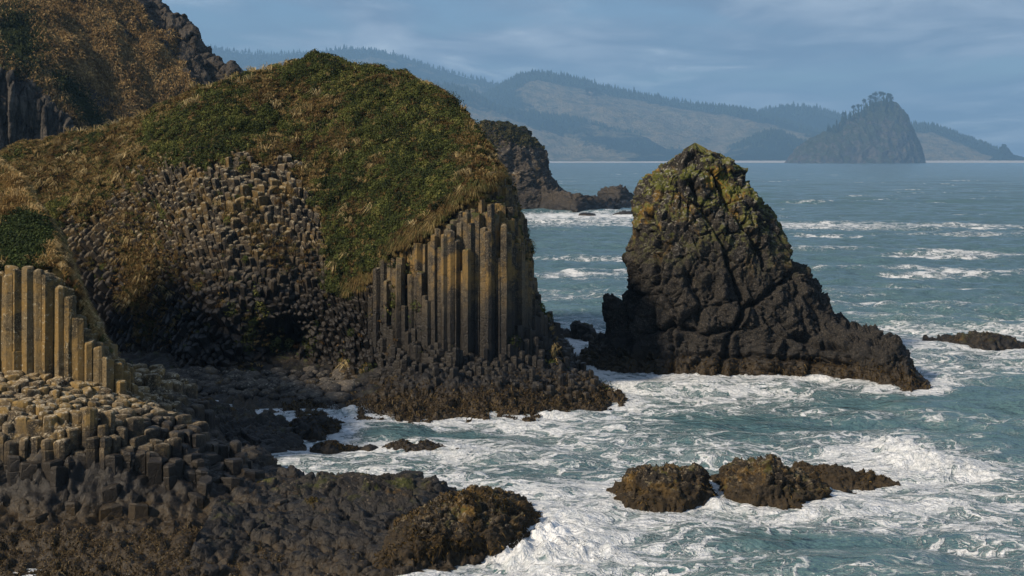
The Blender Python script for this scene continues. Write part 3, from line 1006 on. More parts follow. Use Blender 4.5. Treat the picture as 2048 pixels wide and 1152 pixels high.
# far headland rock beyond the bay, its low tail and the rocks round it
low_rock('low_reef', 'low jagged reef trailing right from the far rock headland', [(1085, 372), (1100, 380), (1120, 386), (1145, 394), (1160, 388), (1178, 396), (1200, 404), (1240, 406), (1272, 410)],
         [(1085, 422), (1150, 426), (1230, 420), (1272, 414)], 16, M['far_rock'], 3.0, 0.9, 211, 0.28, q=0.8)
low_rock('reef_rock', 'haze-grey crag in the sea right of the far reef', [(1196, 398), (1205, 380), (1218, 374), (1240, 375), (1255, 385), (1270, 403)], [(1196, 404), (1235, 408), (1270, 406)], 14, M['far_rock'], 2.8, 0.9, 221, 0.3, group='rocks off the far reef')
low_rock('reef_rock', 'small far rock awash in the surf nearest the sea stack', [(1228, 430), (1245, 424), (1262, 425), (1268, 432)], [(1228, 433), (1268, 434)], 4, M['far_rock'], 1.6, 0.5, 231, 0.2, group='rocks off the far reef')
low_rock('reef_rock', 'sliver of far rock awash in the surf below the reef', [(1158, 428), (1172, 426), (1190, 429)], [(1158, 431), (1190, 431)], 3, M['far_rock'], 1.2, 0.4, 241, 0.2, group='rocks off the far reef')


# ------------------------------------------------------------------ rocks built from both outlines
def ring_rock(left, right, Yc, ry_of, nz, nphi, blk, amp, seed, yoff=None, sq=0.85, zmin=-1.5, **kw):
    """left / right: (v, u) outlines; rings of an oval plan at each height"""
    L, Rr = np.array(left, float), np.array(right, float)
    v0, v1 = L[0, 0], max(L[-1, 0], Rr[-1, 0])
    vs = v0 + (v1 - v0) * np.linspace(0, 1, nz) ** 0.93
    ul, ur = np.interp(vs, L[:, 0], L[:, 1]), np.interp(vs, Rr[:, 0], Rr[:, 1])
    z = H - (vs - V0) / F * Yc
    ph = np.linspace(0, 2 * np.pi, nphi, endpoint=False)
    c, s = np.cos(ph), np.sin(ph)
    ex = np.sign(c) * np.abs(c) ** sq
    ey = np.sign(s) * np.abs(s) ** sq
    uc, hw = 0.5 * (ul + ur), 0.5 * (ur - ul)
    U = uc[:, None] + hw[:, None] * ex[None, :]
    ry = ry_of(z)
    Y = Yc + ry[:, None] * ey[None, :]
    X = (U - 1024) / F * Yc
    Z = z[:, None] + 0 * X
    if yoff is not None:
        dY = yoff(U, Z)
        # keep the outline as it is traced at the new distance
        k = (Yc + dY) / Yc
        X = X * k; Z = H - (H - Z) * k; Y = Y + dY
    G = np.stack([X, Y, Z], -1)
    topc = G[:1].mean(1, keepdims=True) + np.array([0, 0, .02])
    G = np.concatenate([topc + 0 * G[:1], G], 0)
    Ge = np.concatenate([G[:, -1:], G, G[:, :1]], 1)
    N = grid_normals(Ge)[:, 1:-1]
    ctr = G.mean(1, keepdims=True)
    sg = np.sign(((G - ctr) * N).sum(-1).mean())
    N = N * sg
    N[0] = (0, 0, 1)
    return rockify(G, N, blk, amp, seed, **kw), N


def ring_obj(name, G, mat, parent=None):
    o = link(name, np_mesh(name, G, quads=grid_quads(G.shape[0], G.shape[1], True), smooth_shade=True), mat, parent)
    return o


stack_L = [(301, 1368), (306, 1360), (316, 1345), (332, 1336), (346, 1312), (362, 1294), (382, 1281), (420, 1273), (470, 1269), (505, 1262), (516, 1249), (530, 1254), (550, 1262), (566, 1262),
           (590, 1254), (620, 1245), (650, 1238), (680, 1228), (695, 1192), (708, 1176), (722, 1160), (745, 1158), (800, 1150)]
stack_R = [(301, 1412), (306, 1428), (314, 1440), (326, 1465), (340, 1474), (360, 1488), (380, 1500), (400, 1518), (430, 1536), (470, 1556), (500, 1566), (522, 1572), (532, 1590), (545, 1606),
           (562, 1614), (600, 1642), (630, 1664), (648, 1684), (655, 1712), (662, 1752), (680, 1782), (700, 1800), (718, 1812), (740, 1830), (755, 1848), (770, 1858), (800, 1870)]
sea_stack = bpy.data.objects.new('sea_stack', None); COL.objects.link(sea_stack)
tag(sea_stack, 'tall dark sea stack with yellow-green lichen on top and a horn at its left', 'sea stack')
G, N = ring_rock(stack_L, stack_R, 83.5, lambda z: np.interp(z, [-2, 0, 3, 8, 11.5, 12.6], [6.2, 5.6, 4.8, 3.4, 2.3, 1.5]), 420, 620, 1.5, 0.72, 301,
                 yoff=lambda U, Z: -7.0 * smooth(1560, 1860, U) * smooth(4.5, 1.0, Z) + 1.3 * smooth(1330, 1160, U), block=0.40, crack=0.20, soft=0.22, aniso=(1.1, 1.1, .7), scales=((2.2, .55), (1.0, .55), (.45, .38), (.2, .2)), fine=.05, rid=.40)
# the long fissures that cross its face
su_, sv_ = to_uv(G)
for line, wd_, dp in (([(1424, 345), (1450, 400), (1505, 470), (1530, 540)], 5, .5), ([(1382, 365), (1395, 400), (1440, 470), (1470, 560), (1488, 620), (1452, 690), (1440, 750)], 6, .7), ([(1290, 665), (1345, 650), (1410, 668), (1470, 655), (1500, 610), (1570, 560)], 6, .6),
                      ([(1345, 640), (1340, 700), (1346, 750)], 5, .5), ([(1300, 430), (1322, 500), (1310, 570), (1265, 600)], 5, .5), ([(1560, 640), (1600, 680), (1690, 700)], 6, .5), ([(1200, 705), (1300, 715), (1420, 705), (1560, 715), (1700, 730)], 5, .4), ([(1480, 420), (1520, 500)], 4, .35), ([(1375, 560), (1400, 600), (1395, 650)], 4, .4)):
    dmin = np.full(su_.shape, 1e9)
    wu, wv = su_ + 9 * fbm(G * 1.1, 3, 331), sv_ + 9 * fbm(G * 1.1, 3, 332)
    for (x0, y0), (x1, y1) in zip(line[:-1], line[1:]):
        tt_ = np.clip(((wu - x0) * (x1 - x0) + (wv - y0) * (y1 - y0)) / ((x1 - x0) ** 2 + (y1 - y0) ** 2), 0, 1)
        dmin = np.minimum(dmin, np.hypot(wu - x0 - tt_ * (x1 - x0), wv - y0 - tt_ * (y1 - y0)))
    G = G - N * (dp * np.exp(-(dmin / wd_) ** 2) * (N[..., 1] < .2))[..., None]
# a second, sharper set of cracks and facets
d = 0.16 * (np.abs(fbm(G * np.array([.5, .5, .33]), 4, 310)) - 0.25) * -2.0
G = G + N * d[..., None]
ring_obj('rock_body', G, M['stack'], sea_stack)
note_shore(G)
horn, N = ring_rock([(594, 1212), (598, 1207), (612, 1206), (640, 1212), (665, 1214), (690, 1206), (720, 1190), (760, 1180)], [(594, 1228), (600, 1240), (615, 1250), (650, 1262), (690, 1275), (720, 1290), (760, 1300)], 83.2,
                    lambda z: np.interp(z, [-1, 1, 3.8], [2.2, 1.4, 0.6]), 110, 120, 0.6, 0.7, 321)
ring_obj('rock_horn', horn, M['stack'], sea_stack)
r2 = np.random.default_rng(33)
mk = smooth(-0.1, 0.1, G[..., 2]) * smooth(1.5, 0.6, G[..., 2])
add_weed(sea_stack, G, N=np.zeros_like(G) + np.array([0, -0.8, 0.5]), mk=mk, n=9000, r2=r2, L=(.1, .3), W=(.03, .06))

far_head = bpy.data.objects.new('rock_headland', None); COL.objects.link(far_head)
tag(far_head, 'hazy steep rock headland with dark grassy top, farther off behind the big headland', 'headland')
G, N = ring_rock([(247, 978), (252, 965), (262, 950), (290, 930), (360, 905), (425, 890)], [(247, 992), (252, 1015), (262, 1042), (275, 1058), (290, 1076), (305, 1084), (330, 1094), (352, 1100), (368, 1112), (385, 1128), (400, 1140), (425, 1160)], 355,
                 lambda z: np.interp(z, [-2, 4, 14, 20, 21], [17, 14, 11, 7, 4]), 220, 300, 3.2, 0.8, 331)
ring_obj('rock_body', G, M['far_rock'], far_head)
Nf = grid_normals(np.concatenate([G[:, -1:], G, G[:, :1]], 1))[:, 1:-1]
Nf = Nf * np.sign(Nf[..., 2:3] + 1e-6)
r2 = np.random.default_rng(34)
mk = smooth(14.5, 17.0, G[..., 2] + 1.5 * fbm(G * 0.12, 3, 4)) * smooth(0.2, 0.5, Nf[..., 2])
Pp, Nn = sample_grid(G, Nf, mk, 14000, r2)
cc = pick([(.022, .026, .010), (.05, .05, .018), (.10, .075, .03)], 0.4 + 0.5 * fbm(Pp * 0.15, 2, 8) + r2.normal(size=len(Pp)) * .15)
V, Q, C = leaves(Pp + Nn * 0.15, r2.uniform(.25, .5, len(Pp)), cc, r2, 0.5, Nn)
g_ = link('grass_cover', np_mesh('grass_cover', V, quads=Q, attrs={'tint': C}), M['plants'], far_head); g_['kind'] = 'stuff'
# ------------------------------------------------------------------ foreground: height fields through control points
def tps(ctrl, lam=0.02):
    C = np.array(ctrl, float)
    p, z = C[:, :2], C[:, 2]
    n = len(p)

    def U(r2):
        return np.where(r2 > 0, r2 * np.log(np.maximum(r2, 1e-9)), 0)
    K = U(((p[:, None] - p[None]) ** 2).sum(-1)) + lam * np.eye(n)
    Pm = np.concatenate([np.ones((n, 1)), p], 1)
    A = np.zeros((n + 3, n + 3))
    A[:n, :n] = K; A[:n, n:] = Pm; A[n:, :n] = Pm.T
    w = np.linalg.solve(A, np.concatenate([z, np.zeros(3)]))

    def f(x, y):
        x = np.asarray(x, float); y = np.asarray(y, float)
        out = w[n] + w[n + 1] * x + w[n + 2] * y
        for i in range(n):
            out = out + w[i] * U((x - p[i, 0]) ** 2 + (y - p[i, 1]) ** 2)
        return out
    return f


# --- causeway of column tops
ctl = []
for (u, v, Y) in [(-220, 730, 52), (-100, 738, 51.5), (0, 742, 51), (100, 752, 51), (180, 772, 50.8), (235, 792, 50.6), (270, 800, 50.6), (330, 826, 50.2), (380, 856, 49.6), (415, 900, 49.0),
                  (-200, 800, 48.5), (0, 800, 48.4), (100, 806, 48.2), (200, 820, 48.4), (300, 842, 48.7), (360, 872, 48.4),
                  (-200, 870, 46.6), (0, 866, 46.7), (100, 868, 46.6), (200, 873, 46.8), (300, 890, 47.2), (395, 925, 47.6), (440, 950, 47.8), (500, 960, 48.2), (556, 965, 48.8),
                  (-200, 950, 46.1), (0, 950, 46.1), (150, 955, 46.1), (300, 965, 46.3), (420, 985, 46.3), (520, 1000, 46.8), (600, 1010, 47.0),
                  (-200, 1000, 45.7), (0, 1000, 45.7), (150, 1005, 45.7), (300, 1012, 45.7), (420, 1030, 45.5),
                  (-200, 1045, 44.6), (0, 1045, 44.6), (150, 1050, 44.6), (300, 1060, 44.6), (430, 1065, 44.3), (540, 1080, 44.4), (620, 1100, 44.2),
                  (-200, 1140, 41.2), (0, 1140, 41.2), (200, 1140, 41.2), (400, 1140, 41.4), (520, 1140, 41.9), (600, 1150, 42.0)]:
    ctl.append(P3(u, v, Y))
for (x, y, z) in [(-22, 38.5, -1.0), (-12, 38.2, -1.0), (-7, 38.6, -1.0), (-3.2, 40.3, -1.0), (-3.0, 44, -0.6), (-4.5, 53, -1.2), (-7, 55, -1.0), (-10, 53, 0.3), (-11.5, 55, 0.8), (-14, 55, 3.0), (-20, 55, 4.2), (-26, 52, 4.6), (-26, 45, 3.0), (-26, 39, -0.6), (-6.0, 50.8, 0.2)]:
    ctl.append(np.array([x, y, z]))
fo = tps(ctl, 0.05)
gx, gy = np.meshgrid(np.arange(-27, -2.2, 0.075), np.arange(37.6, 55, 0.075), indexing='ij')
gz = fo(gx, gy)
OG = np.stack([gx, gy, gz], -1)
ON = grid_normals(OG); ON *= np.sign(ON[..., 2:3])
Uo, Vo = to_uv(OG)
smoothrock = np.maximum(smooth(1035, 1075, Vo + 22 * fbm(OG * 0.5, 2, 402)), smooth(500, 620, Uo + 40 * fbm(OG * 0.5, 2, 403)))
smoothrock = np.maximum(smoothrock, .8 * smooth(890, 1000, Vo + 30 * fbm(OG * .6, 2, 407)))
OB = rockify(OG, ON, 0.62, 1.0, 401, aniso=(1.15, 1.15, .6))
OB[..., 2] -= 0.34 * (1 - smoothrock)
outcrop = bpy.data.objects.new('basalt_outcrop', None); COL.objects.link(outcrop)
tag(outcrop, 'foreground mass of stubby basalt column tops, tan above and black below, weedy foot', 'rock outcrop')
link('rock_body', np_mesh('rock_body', OB, quads=grid_quads(*OB.shape[:2]), smooth_shade=True), M['outcrop'], outcrop)
note_shore(OB[::2, ::2])

rg = np.random.default_rng(21)
seeds = hex_seeds(-23.5, -4.5, 39.5, 54, 0.43, 0.30, rg, .16)
SV, cells, nb = voronoi(seeds, 0.9)
top = {}
for i in cells:
    x, y = SV[i]
    z = float(fo(x, y))
    u, v = to_uv(np.array([x, y, z]))
    if z < 0.2 or u > 640 or u < -320:
        continue
    if rg.random() < .72 * smooth(890, 1010, v + 26 * perlin(np.array([x * .7, y * .7, 9.1]), 43)) or rg.random() < smooth(1030, 1085, v) or rg.random() < smooth(440, 580, u):
        continue
    st_ = 0.06 if v < 840 else 0.22
    z2 = z + rg.normal() * st_
    if v > 850:
        z2 += 0.38 * perlin(np.array([x * .62, y * .62, 3.3]), 41) * smooth(480, 360, u) + (rg.uniform(0.2, 0.6) if rg.random() < 0.08 else 0) * smooth(430, 330, u)
    top[i] = z2
items = []
for i, z in top.items():
    low = min([top.get(j, z - 0.5) for j in nb[i]])
    items.append((z - low + 0.15 * (60 - SV[i][1]) / 20 - (9 if to_uv(np.array([*SV[i], z]))[0] < -15 else 0), i, z, low))
items.sort(key=lambda a: -a[0])
mass = MB()
for n, (e, i, z, low) in enumerate(items):
    one = MB() if n < 100 else mass
    x, y = SV[i]
    u, v = to_uv(np.array([x, y, z]))
    mess = smooth(850, 960, v)
    a = np.array([rg.normal() * (0.015 + .03 * mess), rg.normal() * (0.015 + .03 * mess) - 0.04 * mess, 1.0]); a /= np.linalg.norm(a)
    e1 = np.cross(EY, a); e1 /= np.linalg.norm(e1); e2 = np.cross(a, e1)
    poly = cells[i] - SV[i]
    column(one, poly, np.array([x, y, z]), e1, e2, a, min(low - z, 0) - 1.0, 0.0, rg, gap=rg.uniform(0.002, 0.016), seg=(0.3, 1.1), dome=0.05, bev=rg.uniform(.05, .075) if mess > .3 or rg.random() < .3 else .09, tilt=0.16 + .08 * mess, shift=0.015 + .015 * mess, chaikin=0 if mess > .3 else 1, rough=.065)
    if one is not mass:
        link('basalt_column', one.mesh('basalt_column'), M['outcrop'], outcrop)
o = link('column_tops', mass.mesh('column_tops'), M['outcrop'], outcrop); o['kind'] = 'stuff'

# weed at the foot of the outcrop
r2 = np.random.default_rng(22)
mk = smooth(1035, 1085, Vo + 30 * fbm(OB * 0.7, 3, 405)) * smooth(660, 560, Uo) * (OB[..., 1] < 47) * (Uo > -120) * (0.3 + smooth(-.2, .3, fbm(OB * 1.5, 2, 406)))
add_weed(outcrop, OB, ON, mk, 42000, r2, [(.022, .014, .006), (.060, .040, .017), (.12, .085, .038), (.20, .15, .075)], L=(.06, .22), W=(.015, .035))
mk = smooth(1075, 1120, Vo) * smooth(660, 560, Uo) * (OB[..., 1] < 47) * (Uo > -120)

# --- second, lower outcrop behind the pillars
ctl2 = [P3(*a) for a in [(200, 735, 56), (250, 733, 56), (300, 742, 56.2), (345, 748, 56.4), (372, 766, 56.5), (378, 790, 56), (230, 790, 54.3), (300, 800, 54.2), (360, 820, 54.4), (420, 850, 55.5),
                         (240, 840, 53), (330, 870, 52.6), (400, 885, 53), (450, 885, 54.5)]]
ctl2 += [np.array(a) for a in [(-17.5, 59, 3.0), (-14, 60, 1.0), (-11.5, 58, 0.2), (-9.5, 56, -0.5), (-10.5, 53, -.4), (-12, 51.5, 1.0), (-18.5, 53, 3.5)]]
f2 = tps(ctl2, 0.03)
gx, gy = np.meshgrid(np.arange(-18.5, -9.5, 0.08), np.arange(51.5, 60, 0.08), indexing='ij')
G2 = np.stack([gx, gy, f2(gx, gy)], -1)
N2 = grid_normals(G2); N2 *= np.sign(N2[..., 2:3])
G2b = rockify(G2, N2, 0.6, 1, 411); G2b[..., 2] -= 0.3
low_out = bpy.data.objects.new('basalt_outcrop', None); COL.objects.link(low_out)
tag(low_out, 'small flat-topped clump of rounded basalt columns right behind the foot of the tan pillars', 'rock outcrop')
link('rock_body', np_mesh('rock_body', G2b, quads=grid_quads(*G2b.shape[:2]), smooth_shade=True), M['outcrop'], low_out)
rg = np.random.default_rng(23)
SV, cells, nb = voronoi(hex_seeds(-18.3, -10, 52, 59.5, 0.62, 0.24, rg), 0.8)
mass = MB()
for i, poly in cells.items():
    x, y = SV[i]; z = float(f2(x, y)); u, v = to_uv(np.array([x, y, z]))
    if z < 0.5 or u > 470 or rg.random() < smooth(380, 450, u):
        continue
    z += rg.normal() * 0.13
    column(mass, poly, np.zeros(3), EX, EY, EZ, z - 1.7, z, rg, gap=rg.uniform(.01, .03), seg=(.4, 1.), dome=.06, bev=.12, tilt=.14, shift=.02, chaikin=1, rough=.08)
o = link('column_tops', mass.mesh('column_tops'), M['outcrop'], low_out); o['kind'] = 'stuff'

# --- tidal ledge and the round lump at its end
ctl3 = [P3(*a) for a in [(560, 948, 50.6), (600, 955, 50.2), (640, 957, 49.6), (700, 956, 49.3), (760, 955, 49.2), (800, 957, 49.3), (860, 958, 49.4), (895, 968, 49.6), (908, 990, 49.8),
                         (600, 985, 47.8), (700, 985, 47.4), (800, 985, 47.4), (870, 1000, 47.4), (620, 1020, 46), (700, 1020, 45.8), (780, 1030, 45.4), (850, 1040, 45.2),
                         (560, 1080, 44), (650, 1080, 43.6), (730, 1085, 43.2), (800, 1090, 42.9), (560, 1135, 42), (640, 1140, 41.6), (720, 1140, 41.4), (780, 1142, 41.3)]]
ctl3 += [np.array(a) for a in [(-8.5, 52.5, .3), (-6, 53, -.8), (-3.5, 52, -.9), (-1.6, 51.5, -.9), (-1.0, 49, -.9), (-1.0, 46, .1), (-2.0, 43, .1), (-3.2, 40, -.8), (-5, 39.3, -.8), (-8, 39.3, -.6), (-10, 48, 1.0), (-10, 43, .8)]]
f3 = tps(ctl3, 0.03)
gx, gy = np.meshgrid(np.arange(-9.5, -.9, 0.045), np.arange(39.5, 53, 0.045), indexing='ij')
G3 = np.stack([gx, gy, f3(gx, gy)], -1)
N3 = grid_normals(G3); N3 *= np.sign(N3[..., 2:3])
# layered: long blocks stretched along the dip
S = np.array([.75, 1.0, 1.0])
G3b = rockify(G3, N3, 0.8, 1.1, 421, block=.36, crack=.24, soft=.16, aniso=(.6, 1.0, 1.6), rid=.24)
ledge = link('rock_ledge', np_mesh('rock_ledge', G3b, quads=grid_quads(*G3b.shape[:2]), smooth_shade=True), M['ledge'])
tag(ledge, 'low dark wave-washed rock shelf reaching from the foreground column stones to the foam', 'rock')
note_shore(G3b[::2, ::2])
r2 = np.random.default_rng(24)
N3b = grid_normals(G3b); N3b *= np.sign(N3b[..., 2:3])
mk = smooth(0.1, 0.3, G3b[..., 2]) * smooth(0.05, .45, fbm(G3b * .6, 3, 425)) * (smooth(975, 945, to_uv(G3b)[1]) + .15)
add_weed(ledge, G3b, N3b, mk * smooth(.2, .5, fbm(G3b * .5, 2, 429)), 4000, r2, [(.03, .02, .006), (.07, .05, .015), (.13, .09, .02), (.10, .10, .02)])
low_rock('tidal_rock', 'big rounded brown rock at the end of the foreground shelf, lapped by breaking foam', [(770, 1090), (800, 1060), (835, 1035), (870, 1015), (905, 1000), (930, 992), (965, 994), (1000, 997), (1035, 1012), (1060, 1028), (1082, 1042), (1098, 1058), (1112, 1078)],
         [(770, 1148), (850, 1142), (920, 1128), (1000, 1112), (1060, 1094), (1112, 1082)], 4.6, M['tidal'], 0.62, 1.0, 431, 0.035, weed=6000, weed_cols=wcol, q=0.62, yc=0.5)
low_rock('tidal_rock', 'knobbly ochre-stained rock above the shelf, beside the dark ridge', [(455, 925), (480, 908), (505, 903), (535, 912), (550, 928), (562, 952)], [(455, 975), (520, 985), (562, 972)], 2.2, M['outcrop'], 0.5, 0.9, 441, 0.035)

# ------------------------------------------------------------------ bluff with the tan pillars on the left edge
BS = [
    (-520, (735, 50), (640, 50.4), (530, 51), (420, 56), (180, 63), (-60, 70)),
    (-300, (738, 51), (640, 51.2), (532, 51.6), (440, 55.5), (280, 61.5), (150, 67)),
    (-180, (740, 51), (640, 51.2), (535, 51.6), (450, 54.8), (340, 59.5), (240, 64)),
    (-80, (742, 51), (640, 51.2), (538, 51.6), (450, 54.2), (375, 57.5), (292, 61)),
    (0, (745, 51), (640, 51.2), (542, 51.6), (450, 54), (392, 56.5), (336, 59.5)),
    (60, (752, 51), (640, 51.2), (542, 51.6), (482, 53), (440, 54.5), (404, 57)),
    (108, (757, 51), (640, 51.2), (545, 51.6), (522, 52.3), (503, 53.5), (485, 55.5)),
    (134, (762, 51), (650, 51.2), (572, 51.6), (565, 52.3), (560, 53.5), (558, 55)),
    (165, (770, 51), (690, 51.2), (642, 51.6), (637, 52.3), (635, 53), (638, 54)),
    (200, (782, 51), (720, 51.2), (688, 51.6), (684, 52.2), (684, 53), (690, 54)),
    (232, (795, 51), (755, 51.2), (722, 51.6), (720, 52.2), (722, 53), (726, 54)),
    (262, (812, 51.2), (800, 51.5), (792, 51.8), (792, 52.3), (794, 53), (798, 54)),
]
st = []
for u, *kn in BS:
    pts = [P3(u, v, Y) for v, Y in kn]
    toe = pts[0] + np.array([0, -.3, -1.2])
    t = pts[-1]
    st.append([toe] + pts + [np.array([t[0] * 1.03 - .5, t[1] + 5, t[2] * .75]), np.array([t[0] * 1.05 - 1.0, t[1] + 11, -1.2])])
LG = loft(st, 330, 300)
LN = grid_normals(LG)
if LN[60, 150, 2] < 0:
    LN = -LN
tl = np.linspace(0, 8, 300)[None, :] * np.ones((330, 1))
Ul, Vl = to_uv(LG)
LG = LG + LN * (0.22 * fbm(LG * .5, 3, 501) * smooth(2.9, 3.4, tl))[..., None]
lveg = smooth(3.05, 3.3, tl + 0.10 * fbm(LG * .8, 3, 502)) * smooth(225, 180, Ul)
lveg = np.maximum(lveg, smooth(6.5, 6.9, tl))
LB = LG + LN * ((0.25 * fbm(LG * .9, 3, 503) + .05) * lveg - 1.1 * (1 - lveg) * smooth(3.6, 3.1, tl))[..., None]
bluff = bpy.data.objects.new('grassy_bluff', None); COL.objects.link(bluff)
tag(bluff, 'grassy bluff at the left edge with a wall of smooth tan basalt pillars', 'bluff')
bb = link('rock_body', np_mesh('rock_body', LB, quads=grid_quads(330, 300)[:, ::-1], smooth_shade=True), M['bluff'], bluff)
bb.data.materials.append(M['soil'])
bb.data.polygons.foreach_set('material_index', (lveg[:-1, :-1] > .5).astype(np.int32).ravel())
bv2 = bvhtree.BVHTree.FromPolygons([tuple(p) for p in LG.reshape(-1, 3)], [tuple(q) for q in grid_quads(330, 300)])
rg = np.random.default_rng(25)
SV, cells, nb = voronoi(hex_seeds(-26.5, -13.2, 50.2, 54.6, 0.37, 0.26, rg, .06), 1.0)
items = []
for i in cells:
    x, y = SV[i]
    u, v = to_uv(np.array([x, 51.4, 6.0]))
    if y < 51.1 or y > 52.7 or u > 262 or u < -340:
        continue
    vt = np.interp(u, [-340, 60, 108, 134, 165, 200, 232, 250, 262], [538, 542, 548, 576, 645, 690, 724, 770, 800])
    z = H - (vt - V0) / F * 51.5 + rg.normal() * 0.09
    if y < 51.4 and rg.random() < .10:
        z -= rg.uniform(.3, 1.2)
    if y < 51.35 and -90 < u < 40 and rg.random() < .6:
        z = min(z, H - (rg.uniform(650, 715) - V0) / F * 51.3)
    if z < 3.0:
        continue
    items.append((y + (4 if u < -20 else 0), i, z))
items.sort()
mass = MB()
for n, (y, i, z) in enumerate(items):
    one = MB() if n < 95 else mass
    column(one, cells[i], np.zeros(3), EX, EY, EZ, 1.2, z, rg, gap=rg.uniform(0.003, 0.014), seg=(1.2, 4.5), dome=.06, bev=.06, tilt=.3, shift=.014, rough=.05)
    if one is not mass:
        link('basalt_pillar', one.mesh('basalt_pillar'), M['bluff'], bluff)
if mass.n:
    o = link('pillar_mass', mass.mesh('pillar_mass'), M['bluff'], bluff); o['kind'] = 'stuff'

rg = np.random.default_rng(26)
w = lveg * (tl < 6.6) * (Ul > -340) * (tl > 2.9)
LP = LG + LN * ((0.25 * fbm(LG * .9, 3, 503) + .05) * lveg)[..., None]
Pp, Nn = sample_grid(LP, LN, w, 150000, rg)
u, v = to_uv(Pp)
gsh = np.exp(-(((u - 45) / 60) ** 2 + ((v - 480) / 55) ** 2)) * 1.3 + 0.5 * fbm(Pp * .7, 3, 505)
isl = rg.random(len(Pp)) < smooth(.35, .75, gsh)
tone = fbm(Pp * .8, 3, 506)
keep = rg.random(len(Pp)) < .5
cc = np.where(isl[:, None], pick([(.016, .024, .008), (.045, .062, .017), (.08, .10, .028)], .5 + .5 * tone + rg.normal(size=len(Pp)) * .2), pick([(.06, .034, .014), (.15, .095, .036), (.28, .19, .08)], .5 + .5 * tone + rg.normal(size=len(Pp)) * .2))
Vg, Qg, Cg = leaves(Pp[keep] + Nn[keep] * rg.uniform(0, .12, (keep.sum(), 1)), rg.uniform(.03, .075, keep.sum()), cc[keep], rg, .2, Nn[keep])
k1 = np.nonzero(~isl)[0][:11000]
tc_ = pick([(.075, .040, .016), (.18, .11, .038), (.34, .225, .082), (.52, .38, .18), (.62, .50, .28)], .5 + .5 * tone[k1] + rg.normal(size=len(k1)) * .2)
om = rg.random(len(k1)) < .15
tc_[om] = pick([(.05, .06, .018), (.12, .125, .04)], rg.random(om.sum()))
V2, Q2, T2, C2 = tussocks(Pp[k1], Nn[k1], rg.uniform(.28, .7, len(k1)), 24, tc_, rg, wid=(.014, .032), rad=.13)
o = link('dry_grass', np_mesh('dry_grass', V2, quads=Q2, tris=T2, attrs={'tint': C2}), M['plants'], bluff); o['kind'] = 'stuff'
k2 = np.nonzero(isl)[0][:1300]
bc = pick([(.014, .022, .008), (.036, .055, .014), (.075, .095, .026)], .45 + .5 * tone[k2] + rg.normal(size=len(k2)) * .2)
V1, Q1, C1 = bushes(Pp[k2], Nn[k2], rg.uniform(.15, .40, len(k2)), 110, bc, rg, (.03, .07))
V1 = np.concatenate([Vg, V1]); Q1 = np.concatenate([Qg, Q1 + len(Vg)]); C1 = np.concatenate([Cg, C1])
o = link('green_shrubs', np_mesh('green_shrubs', V1, quads=Q1, attrs={'tint': C1}), M['plants'], bluff); o['kind'] = 'stuff'

# ------------------------------------------------------------------ beach of cobbles in the cove
bl = [np.array(a, float) for a in []]
ctl4 = [P3(*a) for a in [(330, 742, 77), (430, 742, 76.6), (540, 744, 76.8), (650, 750, 76), (720, 755, 74), (350, 775, 72.5), (450, 775, 72.5), (560, 775, 72.5), (660, 780, 71.5), (330, 820, 68.5), (420, 825, 68), (520, 835, 66.9), (600, 838, 66.5), (700, 840, 66)]]
ctl4 += [np.array(a) for a in [(-26, 80, 1.5), (-26, 70, 1.0), (-22, 64, .2), (-14, 63, -.9), (-10, 63.5, -.9), (-7, 74, 1.2), (-6, 66, -.5), (-16, 80, 1.3), (-9, 80, 1.5)]]
f4 = tps(ctl4, .05)
gx, gy = np.meshgrid(np.arange(-27, -6, .13), np.arange(62.5, 80, .13), indexing='ij')
G4 = np.stack([gx, gy, f4(gx, gy)], -1)
N4 = grid_normals(G4); N4 *= np.sign(N4[..., 2:3])
G4b = rockify(G4, N4, .7, .8, 601, soft=.2)
o = link('beach', np_mesh('beach', G4b, quads=grid_quads(*G4b.shape[:2]), smooth_shade=True), M['ledge']); o['kind'] = 'structure'
note_shore(G4b)
rg = np.random.default_rng(27)
# one boulder shape in a few versions, laid out as a single mass of cobbles
ph, th = np.meshgrid(np.linspace(0, np.pi, 9), np.linspace(0, 2 * np.pi, 12, endpoint=False), indexing='ij')
sph = np.stack([np.sin(ph) * np.cos(th), np.sin(ph) * np.sin(th), np.cos(ph)], -1)
sq = grid_quads(9, 12, True)
VV, QQ, RR, k = [], [], [], 0
for n in range(900):
    x, y = rg.uniform(-24, -8), rg.uniform(67.2, 77.2)
    z = float(f4(x, y))
    u, v = to_uv(np.array([x, y, z]))
    if not (300 < u < 720) or z < .25 or v < 742:
        continue
    r = rg.uniform(.13, .34) * (1.35 if rg.random() < .12 else 1)
    q = sph * (1 + .28 * perlin(sph * 1.3 + n * 3.1, 7))[..., None] * r * np.array([rg.uniform(.9, 1.4), rg.uniform(.8, 1.2), rg.uniform(.55, .8)])
    a = rg.uniform(0, 6.28)
    q = np.stack([q[..., 0] * math.cos(a) - q[..., 1] * math.sin(a), q[..., 0] * math.sin(a) + q[..., 1] * math.cos(a), q[..., 2]], -1)
    VV.append((q + np.array([x, y, z + .25 * r])).reshape(-1, 3)); QQ.append(sq + k); RR.append(np.full(q.size // 3, rg.random())); k += q.size // 3
o = link('cobbles', np_mesh('cobbles', np.concatenate(VV), quads=np.concatenate(QQ), attrs={'rnd': np.concatenate(RR)}, smooth_shade=True), M['cobble'])
tag(o, 'dark rounded cobbles heaped on the beach in front of the cave', 'cobbles', kind='stuff')
